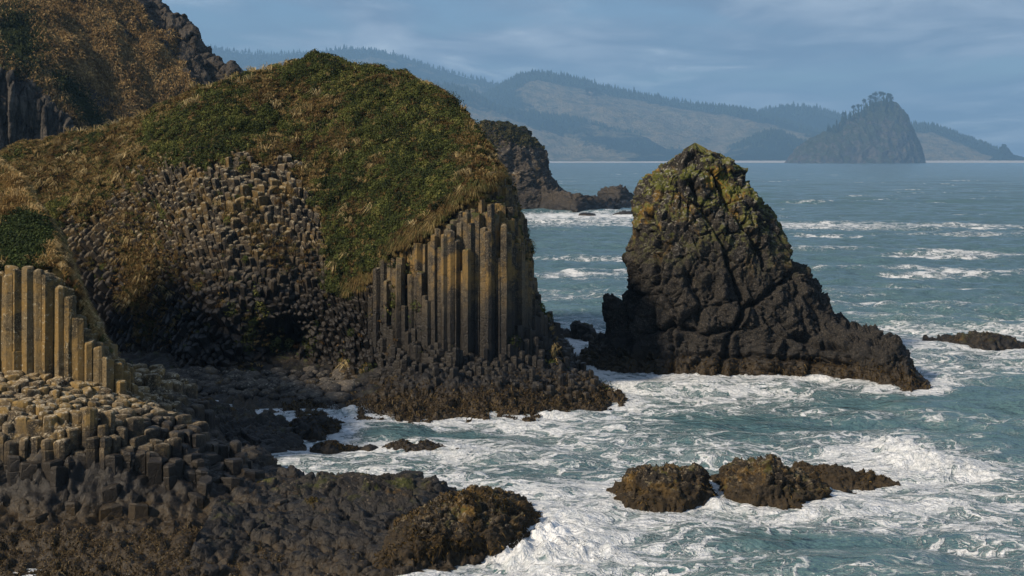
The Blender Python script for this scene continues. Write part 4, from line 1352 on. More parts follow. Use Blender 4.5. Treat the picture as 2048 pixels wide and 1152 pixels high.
# ------------------------------------------------------------------ steep brown hillside, upper left
def hill_mat():
    m, t, bs, geo, out = new_mat('hillside')
    pos = geo.outputs['Position']
    p2 = t.vmath('MULTIPLY', pos, (1.0, 1.0, 0.7))
    n1 = t.noise(p2, .10, 6, .62, .3)
    n2 = t.noise(p2, .5, 6, .68)
    n3 = t.noise(p2, 2.2, 4, .7)
    rockm = t.attr('rock')
    grn = t.attr('green')
    col = t.mix(t.ramp(n2, .35, .68), (.15, .095, .040), (.38, .26, .12))
    col = t.mix(t.ramp(n3, .45, .7), col, (.05, .036, .018))
    col = t.mix(t.ramp(t.math('ADD', grn, t.math('MULTIPLY', t.math('SUBTRACT', n2, .5), .9)), .42, .62), col, t.mix(n3, (.022, .03, .010), (.060, .070, .022)))
    rk = t.mix(t.ramp(t.math('ADD', t.math('MULTIPLY', n2, .5), t.math('MULTIPLY', n3, .5)), .36, .66), (.026, .024, .022), (.12, .105, .088))
    col = t.mix(t.ramp(t.math('ADD', rockm, t.math('MULTIPLY', t.math('SUBTRACT', n2, .5), 1.1)), .42, .6), col, rk)
    t.put(bs.inputs['Base Color'], col)
    bs.inputs['Roughness'].default_value = .95
    bs.inputs['Specular IOR Level'].default_value = .15
    h = t.math('ADD', t.math('MULTIPLY', n2, .7), t.math('MULTIPLY', n3, .4))
    t.put(bs.inputs['Normal'], t.bump(h, 1.0, 1.6))
    return m


M['hillside'] = hill_mat()
LS = [
    (-330, (480, 178), (300, 186), (150, 187.5), (40, 200), (-120, 220), (-330, 250)),
    (-150, (480, 180), (300, 188), (140, 189.5), (40, 201), (-80, 218), (-262, 245)),
    (0, (480, 182), (300, 190), (135, 191.8), (50, 202), (-40, 218), (-225, 245)),
    (90, (480, 185), (300, 192), (190, 193.6), (80, 205), (-20, 220), (-185, 245)),
    (170, (480, 188), (305, 194), (272, 195), (140, 207), (10, 222), (-130, 245)),
    (240, (480, 190), (320, 198), (250, 203), (150, 212), (45, 225), (-55, 243)),
    (310, (480, 193), (310, 204), (220, 211), (120, 220), (60, 230), (-2, 240)),
    (352, (480, 196), (310, 206), (230, 213), (150, 221), (90, 229), (28, 238)),
    (388, (480, 198), (315, 208), (235, 215), (165, 222), (112, 228), (58, 235)),
    (402, (480, 199), (320, 209), (240, 215), (180, 222), (135, 227), (96, 233)),
    (440, (480, 203), (330, 212), (262, 218), (205, 224), (160, 228), (120, 232)),
    (490, (480, 208), (345, 216), (285, 220), (235, 224), (200, 227), (166, 231)),
    (535, (482, 214), (400, 219), (350, 222), (310, 225), (275, 228), (248, 231)),
    (600, (490, 219), (480, 221), (470, 223), (462, 225), (456, 227), (452, 230)),
]
st = []
for u, *kn in LS:
    pts = [P3(u, v, Y) for v, Y in kn]
    b = pts[0].copy(); b[2] = -2
    t_ = pts[-1]
    st.append([b] + pts + [np.array([t_[0] - 6, t_[1] + 25, t_[2] * .8]), np.array([t_[0] - 10, t_[1] + 70, -2])])
CG = loft(st, 620, 420)
CN = grid_normals(CG)
if CN[300, 200, 1] > 0:
    CN = -CN
U_, V_ = to_uv(CG)
# gullies run down the slope to the right
q = CG @ np.array([[.94, 0, .34], [0, 1, 0], [-.34, 0, .94]]).T
gl = fbm(q * np.array([.22, .12, .055]), 4, 701)
dd = 1.7 * gl + .55 * fbm(CG * .45, 4, 702) + .25 * fbm(CG * 1.5, 3, 704)
f1, f2_, c = worley(CG * np.array([.35, .35, .18]) + .3 * fbm(CG * .2, 2, 5)[..., None], 703)
rocky = smooth(.0, .35, fbm(q * np.array([.14, .12, .06]), 4, 705) + .95 * smooth(290, 400, U_ - (V_ - 60) * .35) + .5 * np.exp(-(((U_ - 330) / 70) ** 2 + ((V_ - 60) / 50) ** 2)) - .18)
lowcliff = smooth(14, -10, np.interp(U_, [-400, 0, 60, 110, 180, 200], [120, 132, 150, 200, 280, 330]) - V_) * smooth(200, 170, U_) * (V_ > 100)
rocky = np.maximum(rocky, lowcliff)
dd = dd + rocky * ((c - .5) * 1.6 - .5 * np.exp(-((f2_ - f1) / .1) ** 2))
# upright ribs in the dark lower cliff
f1, f2_, c = worley(CG * np.array([1.05, .9, .05]), 713)
dd = dd * (1 - .6 * lowcliff) + lowcliff * ((c - .5) * 1.5 - .4 * np.exp(-((f2_ - f1) / .12) ** 2))
green = np.exp(-(((U_ - 40 - (V_ - 100) * .2) / 50) ** 2 + ((V_ - 80) / 75) ** 2)) * 1.0
dline = np.interp(V_, [60, 150, 200, 280], [30, 95, 140, 190])
green = np.maximum(green, np.exp(-((U_ - dline - 20) / 26) ** 2) * smooth(120, 170, V_) * 1.0)
dl2 = np.interp(V_, [0, 80, 150], [110, 165, 225])
green = np.maximum(green, .8 * np.exp(-((U_ - dl2) / 12) ** 2) * smooth(170, 120, V_))
green = np.maximum(green, smooth(22, 6, np.interp(U_, [250, 310, 352, 388, 405, 440], [-60, -2, 28, 58, 90, 118]) * -1 + V_) * smooth(430, 400, U_))
CG = CG + CN * dd[..., None]
hillside = link('coastal_hillside', np_mesh('coastal_hillside', CG, quads=grid_quads(620, 420), attrs={'rock': rocky.ravel() * .9, 'green': green.ravel()}, smooth_shade=True), M['hillside'])
tag(hillside, 'steep brown grassy hillside with grey crags and a dark ribbed cliff, upper left', 'hillside')
rg = np.random.default_rng(41)
CNn = grid_normals(CG); CNn *= np.sign(-CNn[..., 1:2])
mk = np.clip(1 - rocky, 0, 1) * (U_ > -60) * (V_ > -60) * (V_ < 330) * (np.linspace(0, 8, 420)[None, :] < 6.3)
Pp, Nn = sample_grid(CG, CNn, mk, 90000, rg)
i0 = rg.random(len(Pp))
u, v = to_uv(Pp)
gg = np.exp(-(((u - 40 - (v - 100) * .2) / 50) ** 2 + ((v - 80) / 75) ** 2))
gg = np.maximum(gg, np.exp(-((u - np.interp(v, [60, 150, 200, 280], [30, 95, 140, 190]) - 20) / 26) ** 2) * smooth(120, 170, v))
tn = .5 + .5 * fbm(Pp * .2, 3, 706) + rg.normal(size=len(Pp)) * .2
cc = np.where((i0 < gg * 1.2)[:, None], pick([(.020, .028, .010), (.050, .062, .020)], tn), pick([(.07, .045, .019), (.23, .15, .062), (.46, .33, .15)], tn))
V2, Q2, T2, C2 = blades(Pp, Nn, rg.uniform(.5, 1.3, len(Pp)), rg.uniform(.10, .22, len(Pp)), cc, rg, up=.6, out=.4, spread=.6, droop=1.0)
o = link('dry_grass', np_mesh('dry_grass', V2, quads=Q2, tris=T2, attrs={'tint': C2}), M['plants'], hillside); o['kind'] = 'stuff'

# ------------------------------------------------------------------ far range
def range_mat(name, forest=(.014, .024, .017), cut=(.235, .195, .115), grass=(.075, .085, .05), amt=.5):
    m, t, bs, geo, out = new_mat(name)
    pos = geo.outputs['Position']
    p2 = t.vmath('MULTIPLY', pos, (.001, .001, .0016))
    n1 = t.noise(p2, 2.6, 5, .6, .5)
    n2 = t.noise(p2, 14, 5, .7)
    n3 = t.noise(p2, 70, 3, .7)
    c = t.attr('cut')
    col = t.mix(t.ramp(n2, .4, .65), cut, grass)
    col = t.mix(t.ramp(n3, .5, .7), col, tuple(x * .45 for x in cut))
    col = t.mix(t.ramp(t.math('ADD', c, t.math('ADD', t.math('MULTIPLY', t.math('SUBTRACT', n1, .5), 1.3), t.math('MULTIPLY', t.math('SUBTRACT', n2, .5), 1.1))), .44, .54), t.mix(n3, tuple(x * .5 for x in forest), tuple(x * 1.9 for x in forest)), col)
    t.put(bs.inputs['Base Color'], col)
    bs.inputs['Roughness'].default_value = 1.0
    bs.inputs['Specular IOR Level'].default_value = 0.0
    t.put(bs.inputs['Normal'], t.bump(t.math('ADD', t.math('MULTIPLY', n2, .7), t.math('MULTIPLY', n3, .5)), 1.0, 60.0))
    return m


M['range'] = range_mat('far_hills')
RIDGE = {}


FOREST = []


def ridge(name, pts, Y0, front, seed, cutf, mat, gul=1.0, back=900):
    pts = np.array(pts, float)
    u0, u1 = pts[0, 0], pts[-1, 0]
    nx, ny = 420, 150
    uu = np.linspace(u0, u1, nx)
    zt = np.maximum(H - (np.interp(uu, pts[:, 0], pts[:, 1]) - V0) / F * Y0, 0)
    ker = np.ones(7) / 7
    zt = np.convolve(np.pad(zt, 3, mode='edge'), ker, 'valid')
    X = (uu - 1024) / F * Y0
    s = np.linspace(-1, 1, ny)
    Y = np.where(s < 0, s * front, s * back) + Y0
    prof = np.where(s < 0, np.clip(1 + s, 0, 1) ** 0.85, np.clip(1 - s, 0, 1))
    G = np.stack([X[:, None] + 0 * Y[None], Y[None] + 0 * X[:, None], zt[:, None] * prof[None]], -1)
    n = fbm(G * np.array([.0026, .0012, 0]) + seed, 5, seed)
    amp = gul * 130 * (1 - np.abs(s)[None] ** 2 * .0) * np.minimum(prof, 1 - prof * .93)[None] * np.minimum(1, zt[:, None] / 260)
    G[..., 2] += n * amp * 1.6
    G[..., 2] -= 3 * (np.abs(s)[None] > .985)
    u, v = to_uv(G)
    o = link(name, np_mesh(name, G, quads=grid_quads(nx, ny), attrs={'cut': cutf(u, v, n).ravel()}, smooth_shade=True), mat)
    o['kind'] = 'structure'
    RIDGE[seed] = (uu, zt, Y0)
    FOREST.append((G, cutf(u, v, n), prof, seed))
    return G


ridge('hills', [(250, 130), (330, 102), (380, 92), (420, 95), (480, 104), (560, 110), (620, 105), (660, 102), (700, 97), (740, 99), (790, 111), (860, 133), (930, 153), (1000, 168), (1100, 192), (1250, 232), (1420, 300)], 9800, 2300, 71,
      lambda u, v, n: .30 + .3 * smooth(150, 220, v) + .2 * n, M['range'])
ridge('hills', [(900, 260), (960, 192), (1010, 166), (1040, 151), (1075, 146), (1120, 151), (1180, 165), (1250, 183), (1330, 198), (1400, 210), (1480, 218), (1540, 231), (1600, 252), (1660, 277), (1720, 302), (1770, 324)], 8600, 1900, 73,
      lambda u, v, n: .15 + .62 * smooth(6, 22, v - np.interp(u, [960, 1075, 1200, 1400, 1540, 1700], [190, 146, 170, 210, 231, 290])) * smooth(1000, 1080, u) + .25 * n, M['range'])
ridge('hills', [(1440, 262), (1490, 236), (1530, 219), (1560, 213), (1600, 212), (1640, 219), (1690, 233), (1740, 262), (1800, 292), (1850, 324)], 9200, 1300, 75,
      lambda u, v, n: .22 + .4 * smooth(250, 280, v) + .3 * n, M['range'])
ridge('hills', [(560, 160), (640, 140), (720, 146), (800, 152), (860, 163), (930, 180), (970, 196), (1000, 212), (1080, 226), (1160, 240), (1240, 260), (1330, 280), (1420, 300), (1500, 324)], 7400, 1000, 77,
      lambda u, v, n: .28 + .6 * smooth(0, 26, v - np.interp(u, [880, 960, 1060, 1160, 1300], [180, 208, 244, 270, 300])) * smooth(840, 900, u) * smooth(1320, 1180, u) + .3 * n, M['range'])
ridge('hills', [(1400, 324), (1440, 305), (1480, 290), (1520, 270), (1538, 262), (1560, 266), (1600, 282), (1660, 298), (1720, 312), (1760, 325)], 7000, 500, 79, lambda u, v, n: .35 + .3 * n, M['range'], gul=.5, back=400)
ridge('hills', [(1740, 275), (1790, 252), (1830, 249), (1865, 251), (1900, 264), (1940, 280), (1975, 295), (2000, 306), (2030, 323)], 8000, 700, 81,
      lambda u, v, n: .15 + .8 * smooth(4, 22, v - np.interp(u, [1800, 1865, 1940, 2030], [252, 252, 282, 320])) + .3 * n, M['range'], gul=.6)
# pale sand and surf line at the foot of the hills
bx = np.linspace(-4200, 2650, 90)
by = np.array([6180, 6260, 6500, 9500.])
bz = np.array([-1.0, 3.0, 9.0, 10.0])
sG = np.stack(np.broadcast_arrays(bx[:, None], by[None] + 60 * np.sin(bx * .004)[:, None], bz[None]), -1)
m, t, bs, geo, out = new_mat('pale_sand')
t.put(bs.inputs['Base Color'], t.mix(t.noise(t.scaled(geo.outputs['Position'], (.004, .004, .004)), 3), (.26, .25, .23), (.5, .49, .47))); bs.inputs['Roughness'].default_value = 1
sand = link('shore', np_mesh('shore', sG, quads=grid_quads(90, 4)), m); sand['kind'] = 'structure'

# pinnacle off the right-hand point
G, N = ring_rock([(289, 2006), (300, 2000), (312, 1992), (324, 1978), (330, 1970)], [(289, 2010), (298, 2016), (306, 2020), (316, 2030), (324, 2040), (330, 2046)], 7300, lambda z: np.interp(z, [-5, 0, 80], [80, 70, 12]), 60, 80, 18, .8, 751, zmin=-9)
o = ring_obj('rock_pinnacle', G, M['range']); tag(o, 'tiny pointed rock pinnacle off the tip of the far right point', 'sea stack')

# ------------------------------------------------------------------ wooded island
def island_mat():
    m, t, bs, geo, out = new_mat('island_rock')
    pos = geo.outputs['Position']
    n2 = t.noise(pos, .012, 6, .65); n3 = t.noise(pos, .05, 5, .7)
    nrm = t.n('ShaderNodeSeparateXYZ'); t.put(nrm.inputs[0], geo.outputs['Normal'])
    sz = t.n('ShaderNodeSeparateXYZ'); t.put(sz.inputs[0], pos)
    col = t.mix(t.ramp(n3, .35, .65), (.028, .025, .022), (.105, .088, .070))
    k = t.math('ADD', t.math('MULTIPLY', nrm.outputs[2], .9), t.math('ADD', t.math('MULTIPLY', sz.outputs[2], .0016), t.math('MULTIPLY', t.math('SUBTRACT', n2, .5), 1.6)))
    col = t.mix(t.ramp(k, .42, .60), col, t.mix(n3, (.018, .026, .014), (.055, .06, .026)))
    t.put(bs.inputs['Base Color'], col); bs.inputs['Roughness'].default_value = 1; bs.inputs['Specular IOR Level'].default_value = 0
    t.put(bs.inputs['Normal'], t.bump(t.math('ADD', n2, t.math('MULTIPLY', n3, .5)), 1, 25))
    return m


M['island'] = island_mat()
IY = 5500
iL = [(206, 1762), (212, 1745), (224, 1722), (236, 1702), (250, 1682), (262, 1662), (275, 1634), (290, 1608), (308, 1588), (324, 1575), (332, 1570)]
iR = [(206, 1786), (210, 1795), (218, 1801), (236, 1812), (256, 1822), (276, 1830), (300, 1838), (324, 1843), (332, 1846)]
IG, IN = ring_rock(iL, iR, IY, lambda z: np.interp(z, [-20, 0, 120, 235], [190, 180, 110, 25]), 260, 420, 42, .75, 761, zmin=-20, block=.2, crack=.05, soft=.3, aniso=(1.3, 1.3, .5), scales=((2.2, .8), (.9, .5), (.4, .3)), rid=.35)
island = ring_obj('wooded_island', IG, M['island'])
tag(island, 'steep hazy rock island with a sheer right face, crowned by a few wind-shaped trees', 'island')


def conifer(rg, h):
    """an irregular spire: ragged tiers of branches round a stem"""
    V, Fc = [], []
    k = 9
    tiers = rg.integers(5, 8)
    r0 = h * rg.uniform(.15, .23)
    for t_ in range(tiers):
        f = t_ / tiers
        zb, zt_ = h * (.10 + .86 * f * .95), h * min(1.0, .10 + .86 * f + .30)
        r = r0 * (1 - f) ** .8
        b = len(V)
        a0 = rg.uniform(0, 6)
        for i in range(k):
            rr = r * rg.uniform(.45, 1.25)
            V.append((rr * math.cos(a0 + i * 6.283 / k), rr * math.sin(a0 + i * 6.283 / k), zb - rr * .25 * rg.random()))
        V.append((rg.normal() * r * .08, rg.normal() * r * .08, zt_))
        for i in range(k):
            Fc.append((b + i, b + (i + 1) % k, b + k))
    b = len(V)
    for i in range(4):
        V.append((h * .012 * math.cos(i * 1.57), h * .012 * math.sin(i * 1.57), -h * .06))
    for i in range(4):
        V.append((h * .008 * math.cos(i * 1.57), h * .008 * math.sin(i * 1.57), h * .3))
    for i in range(4):
        Fc.append((b + i, b + (i + 1) % 4, b + 4 + (i + 1) % 4, b + 4 + i))
    return np_mesh('conifer', np.array(V), faces=Fc)


m, t, bs, geo, out = new_mat('conifer_needles')
oi = t.n('ShaderNodeObjectInfo')
t.put(bs.inputs['Base Color'], t.mix(oi.outputs['Random'], (.008, .016, .010), (.022, .034, .018))); bs.inputs['Roughness'].default_value = 1; bs.inputs['Specular IOR Level'].default_value = 0
M['needles'] = m
m, t, bs, geo, out = new_mat('tree_bark')
t.put(bs.inputs['Base Color'], t.mix(t.noise(geo.outputs['Position'], .5), (.04, .03, .024), (.09, .07, .055))); bs.inputs['Roughness'].default_value = 1
M['bark'] = m


def spread_tree(name, rg, h, pos, w=.5, base=.45):
    """open-grown pine: bent trunk with limbs, flat ragged crown of leaf clumps"""
    root = bpy.data.objects.new(name, None); COL.objects.link(root)
    root.location = pos
    lean = rg.normal(size=2) * .05 * h
    V, Fc = [], []

    def tube(a, b, ra, rb):
        a, b = np.array(a), np.array(b)
        o_ = len(V)
        for p, r in ((a, ra), (b, rb)):
            for i in range(5):
                V.append(p + r * np.array([math.cos(i * 1.2566), math.sin(i * 1.2566), 0]))
        for i in range(5):
            Fc.append((o_ + i, o_ + (i + 1) % 5, o_ + 5 + (i + 1) % 5, o_ + 5 + i))
    mid = (lean[0] * .5, lean[1] * .5, h * .5); topp = (lean[0], lean[1], h * .88)
    tube((0, 0, -h * .08), mid, h * .030, h * .021); tube(mid, topp, h * .021, h * .008)
    cl = []
    for i in range(7):
        f = rg.uniform(base, .9)
        a = rg.uniform(0, 6.283)
        r = h * w * rg.uniform(.45, 1.0) * (1.15 - .75 * f)
        p0 = np.array([lean[0] * f, lean[1] * f, h * f * .95])
        p1 = p0 + np.array([r * math.cos(a), r * math.sin(a), h * .08])
        tube(p0, p1, h * .010, h * .004)
        cl.append((p1, h * rg.uniform(.09, .15)))
    cl += [(np.array(topp) + rg.normal(size=3) * h * .04, h * .14) for _ in range(3)]
    link('trunk', np_mesh('trunk', np.array(V), faces=Fc), M['bark'], root)
    C, S = [], []
    for c, r in cl:
        n = 70
        d = rg.normal(size=(n, 3)); d /= np.linalg.norm(d, axis=1, keepdims=True)
        C.append(c + d * r * rg.uniform(.4, 1.1, (n, 1)) * np.array([1.2, 1.2, .95])); S.append(np.full(n, r * .28))
    C, S = np.concatenate(C), np.concatenate(S)
    Vl_, Ql_, _ = leaves(C, S, np.zeros((len(C), 3)), rg)
    link('crown', np_mesh('crown', Vl_, quads=Ql_), M['needles'], root)
    return root


rg = np.random.default_rng(51)
ibv = bvhtree.BVHTree.FromPolygons([tuple(p) for p in IG.reshape(-1, 3)], [tuple(q) for q in grid_quads(IG.shape[0], IG.shape[1], True)])


def island_ground(u, dy):
    x = (u - 1024) / F * IY
    hit = ibv.ray_cast(Vector((x, IY + dy, 2000)), Vector((0, 0, -1)))
    return hit[0]


big = [(1690, 26, .42, 'lowest, leftmost of the round trees on the island crest'), (1708, 30, .45, 'second round tree from the left on the island crest'), (1719, 27, .42, 'smaller round tree between two broad ones on the island crest'),
       (1729, 34, .5, 'broad tree left of the gap on the island crest'), (1742, 30, .45, 'tree just right of the gap on the island crest'), (1751, 36, .5, 'broadest tree at the middle of the island crest'),
       (1760, 31, .42, 'narrow tree right of the broadest on the island crest'), (1767, 34, .45, 'tall dense tree just left of the island summit'), (1776, 32, .42, 'tree at the very summit of the wooded island'), (1784, 26, .40, 'rightmost summit tree above the sheer island face')]
for u, h, w, lab in big:
    p = island_ground(u, rg.uniform(-10, 15))
    if p is None:
        continue
    tr_ = spread_tree('pine_tree', rg, h * 1.3, (p.x, p.y, p.z - 1), w * .85, .25)
    tag(tr_, lab, 'tree', 'trees on the island crest')
protos = [conifer(rg, 1.0) for _ in range(6)]
for p_ in protos:
    p_.materials.append(M['needles'])
n = 0
while n < 64:
    u = 1640 + 145 * rg.random() ** .7
    dy = rg.uniform(-60, 10)
    p = island_ground(u, dy)
    if p is None or p.z < 80:
        n += 1
        continue
    o = bpy.data.objects.new('conifer_tree', protos[n % 6]); COL.objects.link(o)
    s = rg.uniform(22, 42)
    o.location = (p.x, p.y, p.z - 1); o.scale = (s * .95, s * .95, s); o.rotation_euler = (0, 0, rg.uniform(0, 6))
    tag(o, 'small dark conifer on the wooded slope left of the island summit', 'tree', 'conifers on the island slope')
    n += 1

# lone clump half way along the range
rgd = RIDGE[73]
for du, h in ((1176, 64), (1184, 72), (1193, 66)):
    Y = 7900
    z = H - (199 - V0) / F * Y
    tr_ = spread_tree('broad_tree', rg, h, ((du - 1024) / F * Y, Y, z - 6), .42, .3)
    tag(tr_, {1176: 'left tree of the lone dark clump on the pale far slope', 1184: 'tallest, middle tree of the lone dark clump on the pale far slope', 1193: 'right tree of the lone dark clump on the pale far slope'}[du], 'tree', 'lone clump on the far slope')


def skyline(key, u0, u1, n, h0, h1, label, group, skip=None):
    uu, zt, Y0 = RIDGE[key]
    for i in range(n):
        u = u0 + (u1 - u0) * (i + rg.uniform(-.6, .6)) / n
        if rg.random() < .12:
            continue
        dy = rg.uniform(-120, 25)
        z = np.interp(u, uu, zt) - 0.055 * abs(dy)
        o = bpy.data.objects.new('conifer_tree', protos[int(rg.integers(6))]); COL.objects.link(o)
        s = rg.uniform(h0, h1) * (1.25 if rg.random() < .2 else 1)
        o.location = ((u - 1024) / F * (Y0), Y0 + dy, z - 3); o.scale = (s * 1.7, s * 1.7, s); o.rotation_euler = (0, 0, rg.uniform(0, 6))
        tag(o, label, 'tree', group)


skyline(71, 420, 990, 92, 20, 36, 'tiny blue conifer on the skyline of the farthest range, left', 'conifers on the farthest skyline')
skyline(73, 1020, 1560, 98, 20, 38, 'tiny conifer along the sloping skyline of the middle far range', 'conifers on the middle skyline')
skyline(75, 1500, 1700, 34, 20, 34, 'tiny conifer on the low far hump left of the wooded island', 'conifers on the far hump')
skyline(81, 1830, 1905, 14, 12, 22, 'tiny conifer on the crest of the far right point', 'conifers on the far point')

# the woods behind and below the skyline, too many to count
r2 = np.random.default_rng(58)
FV, FQ, kf = [], [], 0
for G, cutv, prof, sd in FOREST:
    w = smooth(.5, .3, cutv + .5 * fbm(G * np.array([.004, .004, .004]), 4, sd + 3)) * (np.broadcast_to(prof[None], cutv.shape) > .35) * (G[..., 2] > 60)
    w = w * (.15 + 1.6 * (np.broadcast_to(prof[None], cutv.shape) > .80))
    Np = 2600 if sd in (71, 73, 77) else 700
    Pp, _ = sample_grid(G, grid_normals(G), w, Np, r2)
    h = r2.uniform(13, 30, Np); rr = h * r2.uniform(.22, .4, Np)
    a = r2.uniform(0, 6.28, Np)[:, None] + np.arange(5)[None] * 1.2566
    ring = np.stack([Pp[:, :1] + rr[:, None] * np.cos(a), Pp[:, 1:2] + rr[:, None] * np.sin(a), Pp[:, 2:3] - 1 + h[:, None] * r2.uniform(-.05, .15, (Np, 5))], -1)
    tip = (Pp + np.stack([0 * h, 0 * h, h], 1))[:, None]
    FV.append(np.concatenate([ring, tip], 1).reshape(-1, 3))
    b = kf + np.arange(Np)[:, None] * 6
    FQ.append(np.stack([np.stack([b + i, b + (i + 1) % 5, b + 5], -1) for i in range(5)], 1).reshape(-1, 3)); kf += Np * 6
fo_ = link('forest', np_mesh('forest', np.concatenate(FV), tris=np.concatenate(FQ)), M['needles'])
tag(fo_, 'dark conifer woods covering the far hazy hills', 'forest', kind='stuff')
# ------------------------------------------------------------------ sea
rs = [34.0]
while rs[-1] < 16000:
    r = rs[-1]
    k = 1.0021 if r < 130 else 1.0021 + (1.02 - 1.0021) * smooth(130, 3000, r)
    rs.append(r * k)
rs = np.array(rs)
th = np.radians(np.linspace(-31, 31, 640))
Rg, Tg = np.meshgrid(rs, th, indexing='ij')
WX, WY = Rg * np.sin(Tg), Rg * np.cos(Tg)
cell = np.maximum(np.gradient(rs)[:, None] + 0 * Tg, Rg * (th[1] - th[0]))
WZ = np.zeros_like(WX)
rg = np.random.default_rng(61)
DX, DY = np.zeros_like(WX), np.zeros_like(WX)
# where the swell is broken up by the rocks
inner = smooth(150, 85, Rg)
warp = 2.0 * fbm(np.stack([WX * .05, WY * .05, 0 * WX], -1), 2, 801)
for i in range(46):
    lam = 1.1 * (1.145 ** i) * rg.uniform(.9, 1.1)
    if lam > 130:
        break
    main = R(250)                                      # runs in towards the shore from the open sea
    sp = 1.25 if lam < 6 else .75
    a = main + rg.normal() * sp * .6
    kx, ky = math.cos(a) * 2 * math.pi / lam, math.sin(a) * 2 * math.pi / lam
    amp = .0145 * lam ** .78 if lam < 14 else .0145 * 14 ** .78 * (14 / lam) ** .25
    att = smooth(2.2, 4.5, lam / cell)
    ph = kx * WX + ky * WY + rg.uniform(0, 6.28) + warp * min(1.5, 3 / lam)
    s = np.sin(ph)
    gate = .55 + .9 * np.clip(.5 + perlin(np.stack([WX / (lam * 2.5), WY / (lam * 2.5), 0 * WX + i], -1), 820 + i), 0, 1) if lam < 12 else 1.0
    WZ += amp * att * s * gate
    DX -= .8 * amp * att * np.cos(ph) * math.cos(a) * gate
    DY -= .8 * amp * att * np.cos(ph) * math.sin(a) * gate
WX0, WY0 = WX.copy(), WY.copy()
P0 = np.stack([WX0, WY0, 0 * WX0], -1)
near = Rg < 140
# churn close to the rocks
shore = np.concatenate(SHORE)
shore = shore[::max(1, len(shore) // 60000)]
kd = kdtree.KDTree(len(shore))
for i, p in enumerate(shore):
    kd.insert((p[0], p[1], 0), i)
kd.balance()
dist = np.full(WX.shape, 99.0)
ii, jj = np.nonzero(near)
sub = (ii % 2 == 0) & (jj % 2 == 0)
si, sj = ii[sub], jj[sub]
for a, b in zip(si, sj):
    dist[a, b] = kd.find((WX[a, b], WY[a, b], 0))[2]
dist[1::2] = dist[0:len(dist) - len(dist) % 2:2][:dist[1::2].shape[0]]
dist[:, 1::2] = dist[:, 0::2][:, :dist[:, 1::2].shape[1]]


def blob(u, v, ru, rv, ang=0.0):
    """soft patch on the water around the spot seen at (u, v); ru in metres along x, rv in metres along y"""
    c = shore_pt(u, v)
    dx, dy = WX0 - c[0], WY0 - c[1]
    ca, sa = math.cos(R(ang)), math.sin(R(ang))
    return np.exp(-(((dx * ca + dy * sa) / ru) ** 2 + ((-dx * sa + dy * ca) / rv) ** 2))


n1 = fbm(P0 * np.array([.16, .16, 1]), 4, 841)
n2 = fbm(P0 * np.array([.55, .55, 1]), 4, 843)
n3 = fbm(P0 * np.array([.045, .07, 1]), 3, 845)
foam = .19 * inner * smooth(-.6, .5, n3 + .6 * n1)
foam += .42 * np.exp(-dist / .7) + .13 * np.exp(-dist / 4.0) * (1 + n1)
# white water: (u, v, size x, size y, strength)
for (u, v, a, b, w, g) in ((1110, 1085, 2.0, 2.6, .75, 0), (1180, 1110, 3.2, 2.4, .55, 0), (1060, 1120, 2.0, 1.2, .45, 0), (1300, 1060, 4.0, 1.3, .45, 0), (1160, 1030, 2.2, 3.0, .35, 0),
                        (1810, 915, 3.0, 2.4, .70, -20), (1880, 945, 3.6, 1.8, .50, -20), (1700, 935, 3.0, 2.2, .40, 0), (1960, 960, 3.0, 1.6, .30, 0), (1750, 870, 4.0, 2.5, .25, 0),
                        (1330, 905, 6.0, 4.0, .25, 0), (1080, 960, 4.0, 4.0, .28, 0), (960, 900, 4.0, 3.0, .18, 0), (700, 935, 4.0, 2.2, .25, 0), (760, 845, 3.0, 1.5, .40, 0), (560, 850, 2, 1.5, .4, 0),
                        (1300, 775, 5.0, 2.0, .35, 0), (1450, 760, 7.0, 2.6, .45, 0), (1600, 785, 6.0, 2.0, .45, 0), (1500, 830, 7.0, 1.6, .30, 0), (1850, 860, 7.0, 1.1, .55, -8), (1700, 815, 5, 1.2, .35, -12),
                        (1160, 690, 4.0, 4.0, .8, 0), (1900, 730, 9.0, 4.0, .35, 0), (1960, 705, 8.0, 3.0, .5, 0), (1250, 850, 5, 2.5, .2, 0), (1900, 1090, 5.0, 4.0, .22, 0), (2000, 1010, 4, 2, .2, 0),
                        (1150, 432, 30, 16, 1.0, 0), (1100, 440, 30, 26, .5, 0), (1230, 412, 22, 10, .5, 0), (1650, 452, 40, 10, .6, 0), (1560, 446, 16, 5, .4, 0),
                        (1920, 582, 9, 1.6, .5, 0), (1700, 610, 10, 1.6, .35, 0), (1900, 635, 12, 1.8, .4, 0), (1650, 575, 9, 1.4, .3, 0), (1800, 540, 14, 2, .3, 0), (1950, 510, 14, 2.4, .35, 0), (1700, 500, 16, 2.4, .3, 0), (1900, 470, 22, 4, .35, 0), (1150, 520, 8, 4, .3, 0), (1120, 600, 7, 3, .3, 0)):
    foam += (.33 if v > 700 else .75) * w * blob(u, v, a, b, g) * (1 + (.8 if v > 700 else 1.3) * n2)
# calm teal patches with little foam
for (u, v, a, b, w) in ((1560, 850, 4.5, 2.2, .30), (1420, 830, 4.0, 1.2, .2), (900, 868, 2.6, 1.0, .15), (1960, 800, 6, 4, .30), (1900, 900, 1, 1, .0), (1800, 1010, 2.0, .7, .15), (1560, 1085, 1.6, 1.0, .3), (1400, 1055, 1.5, .6, .2), (2000, 880, 3, 2, .25)):
    foam -= w * blob(u, v, a, b)
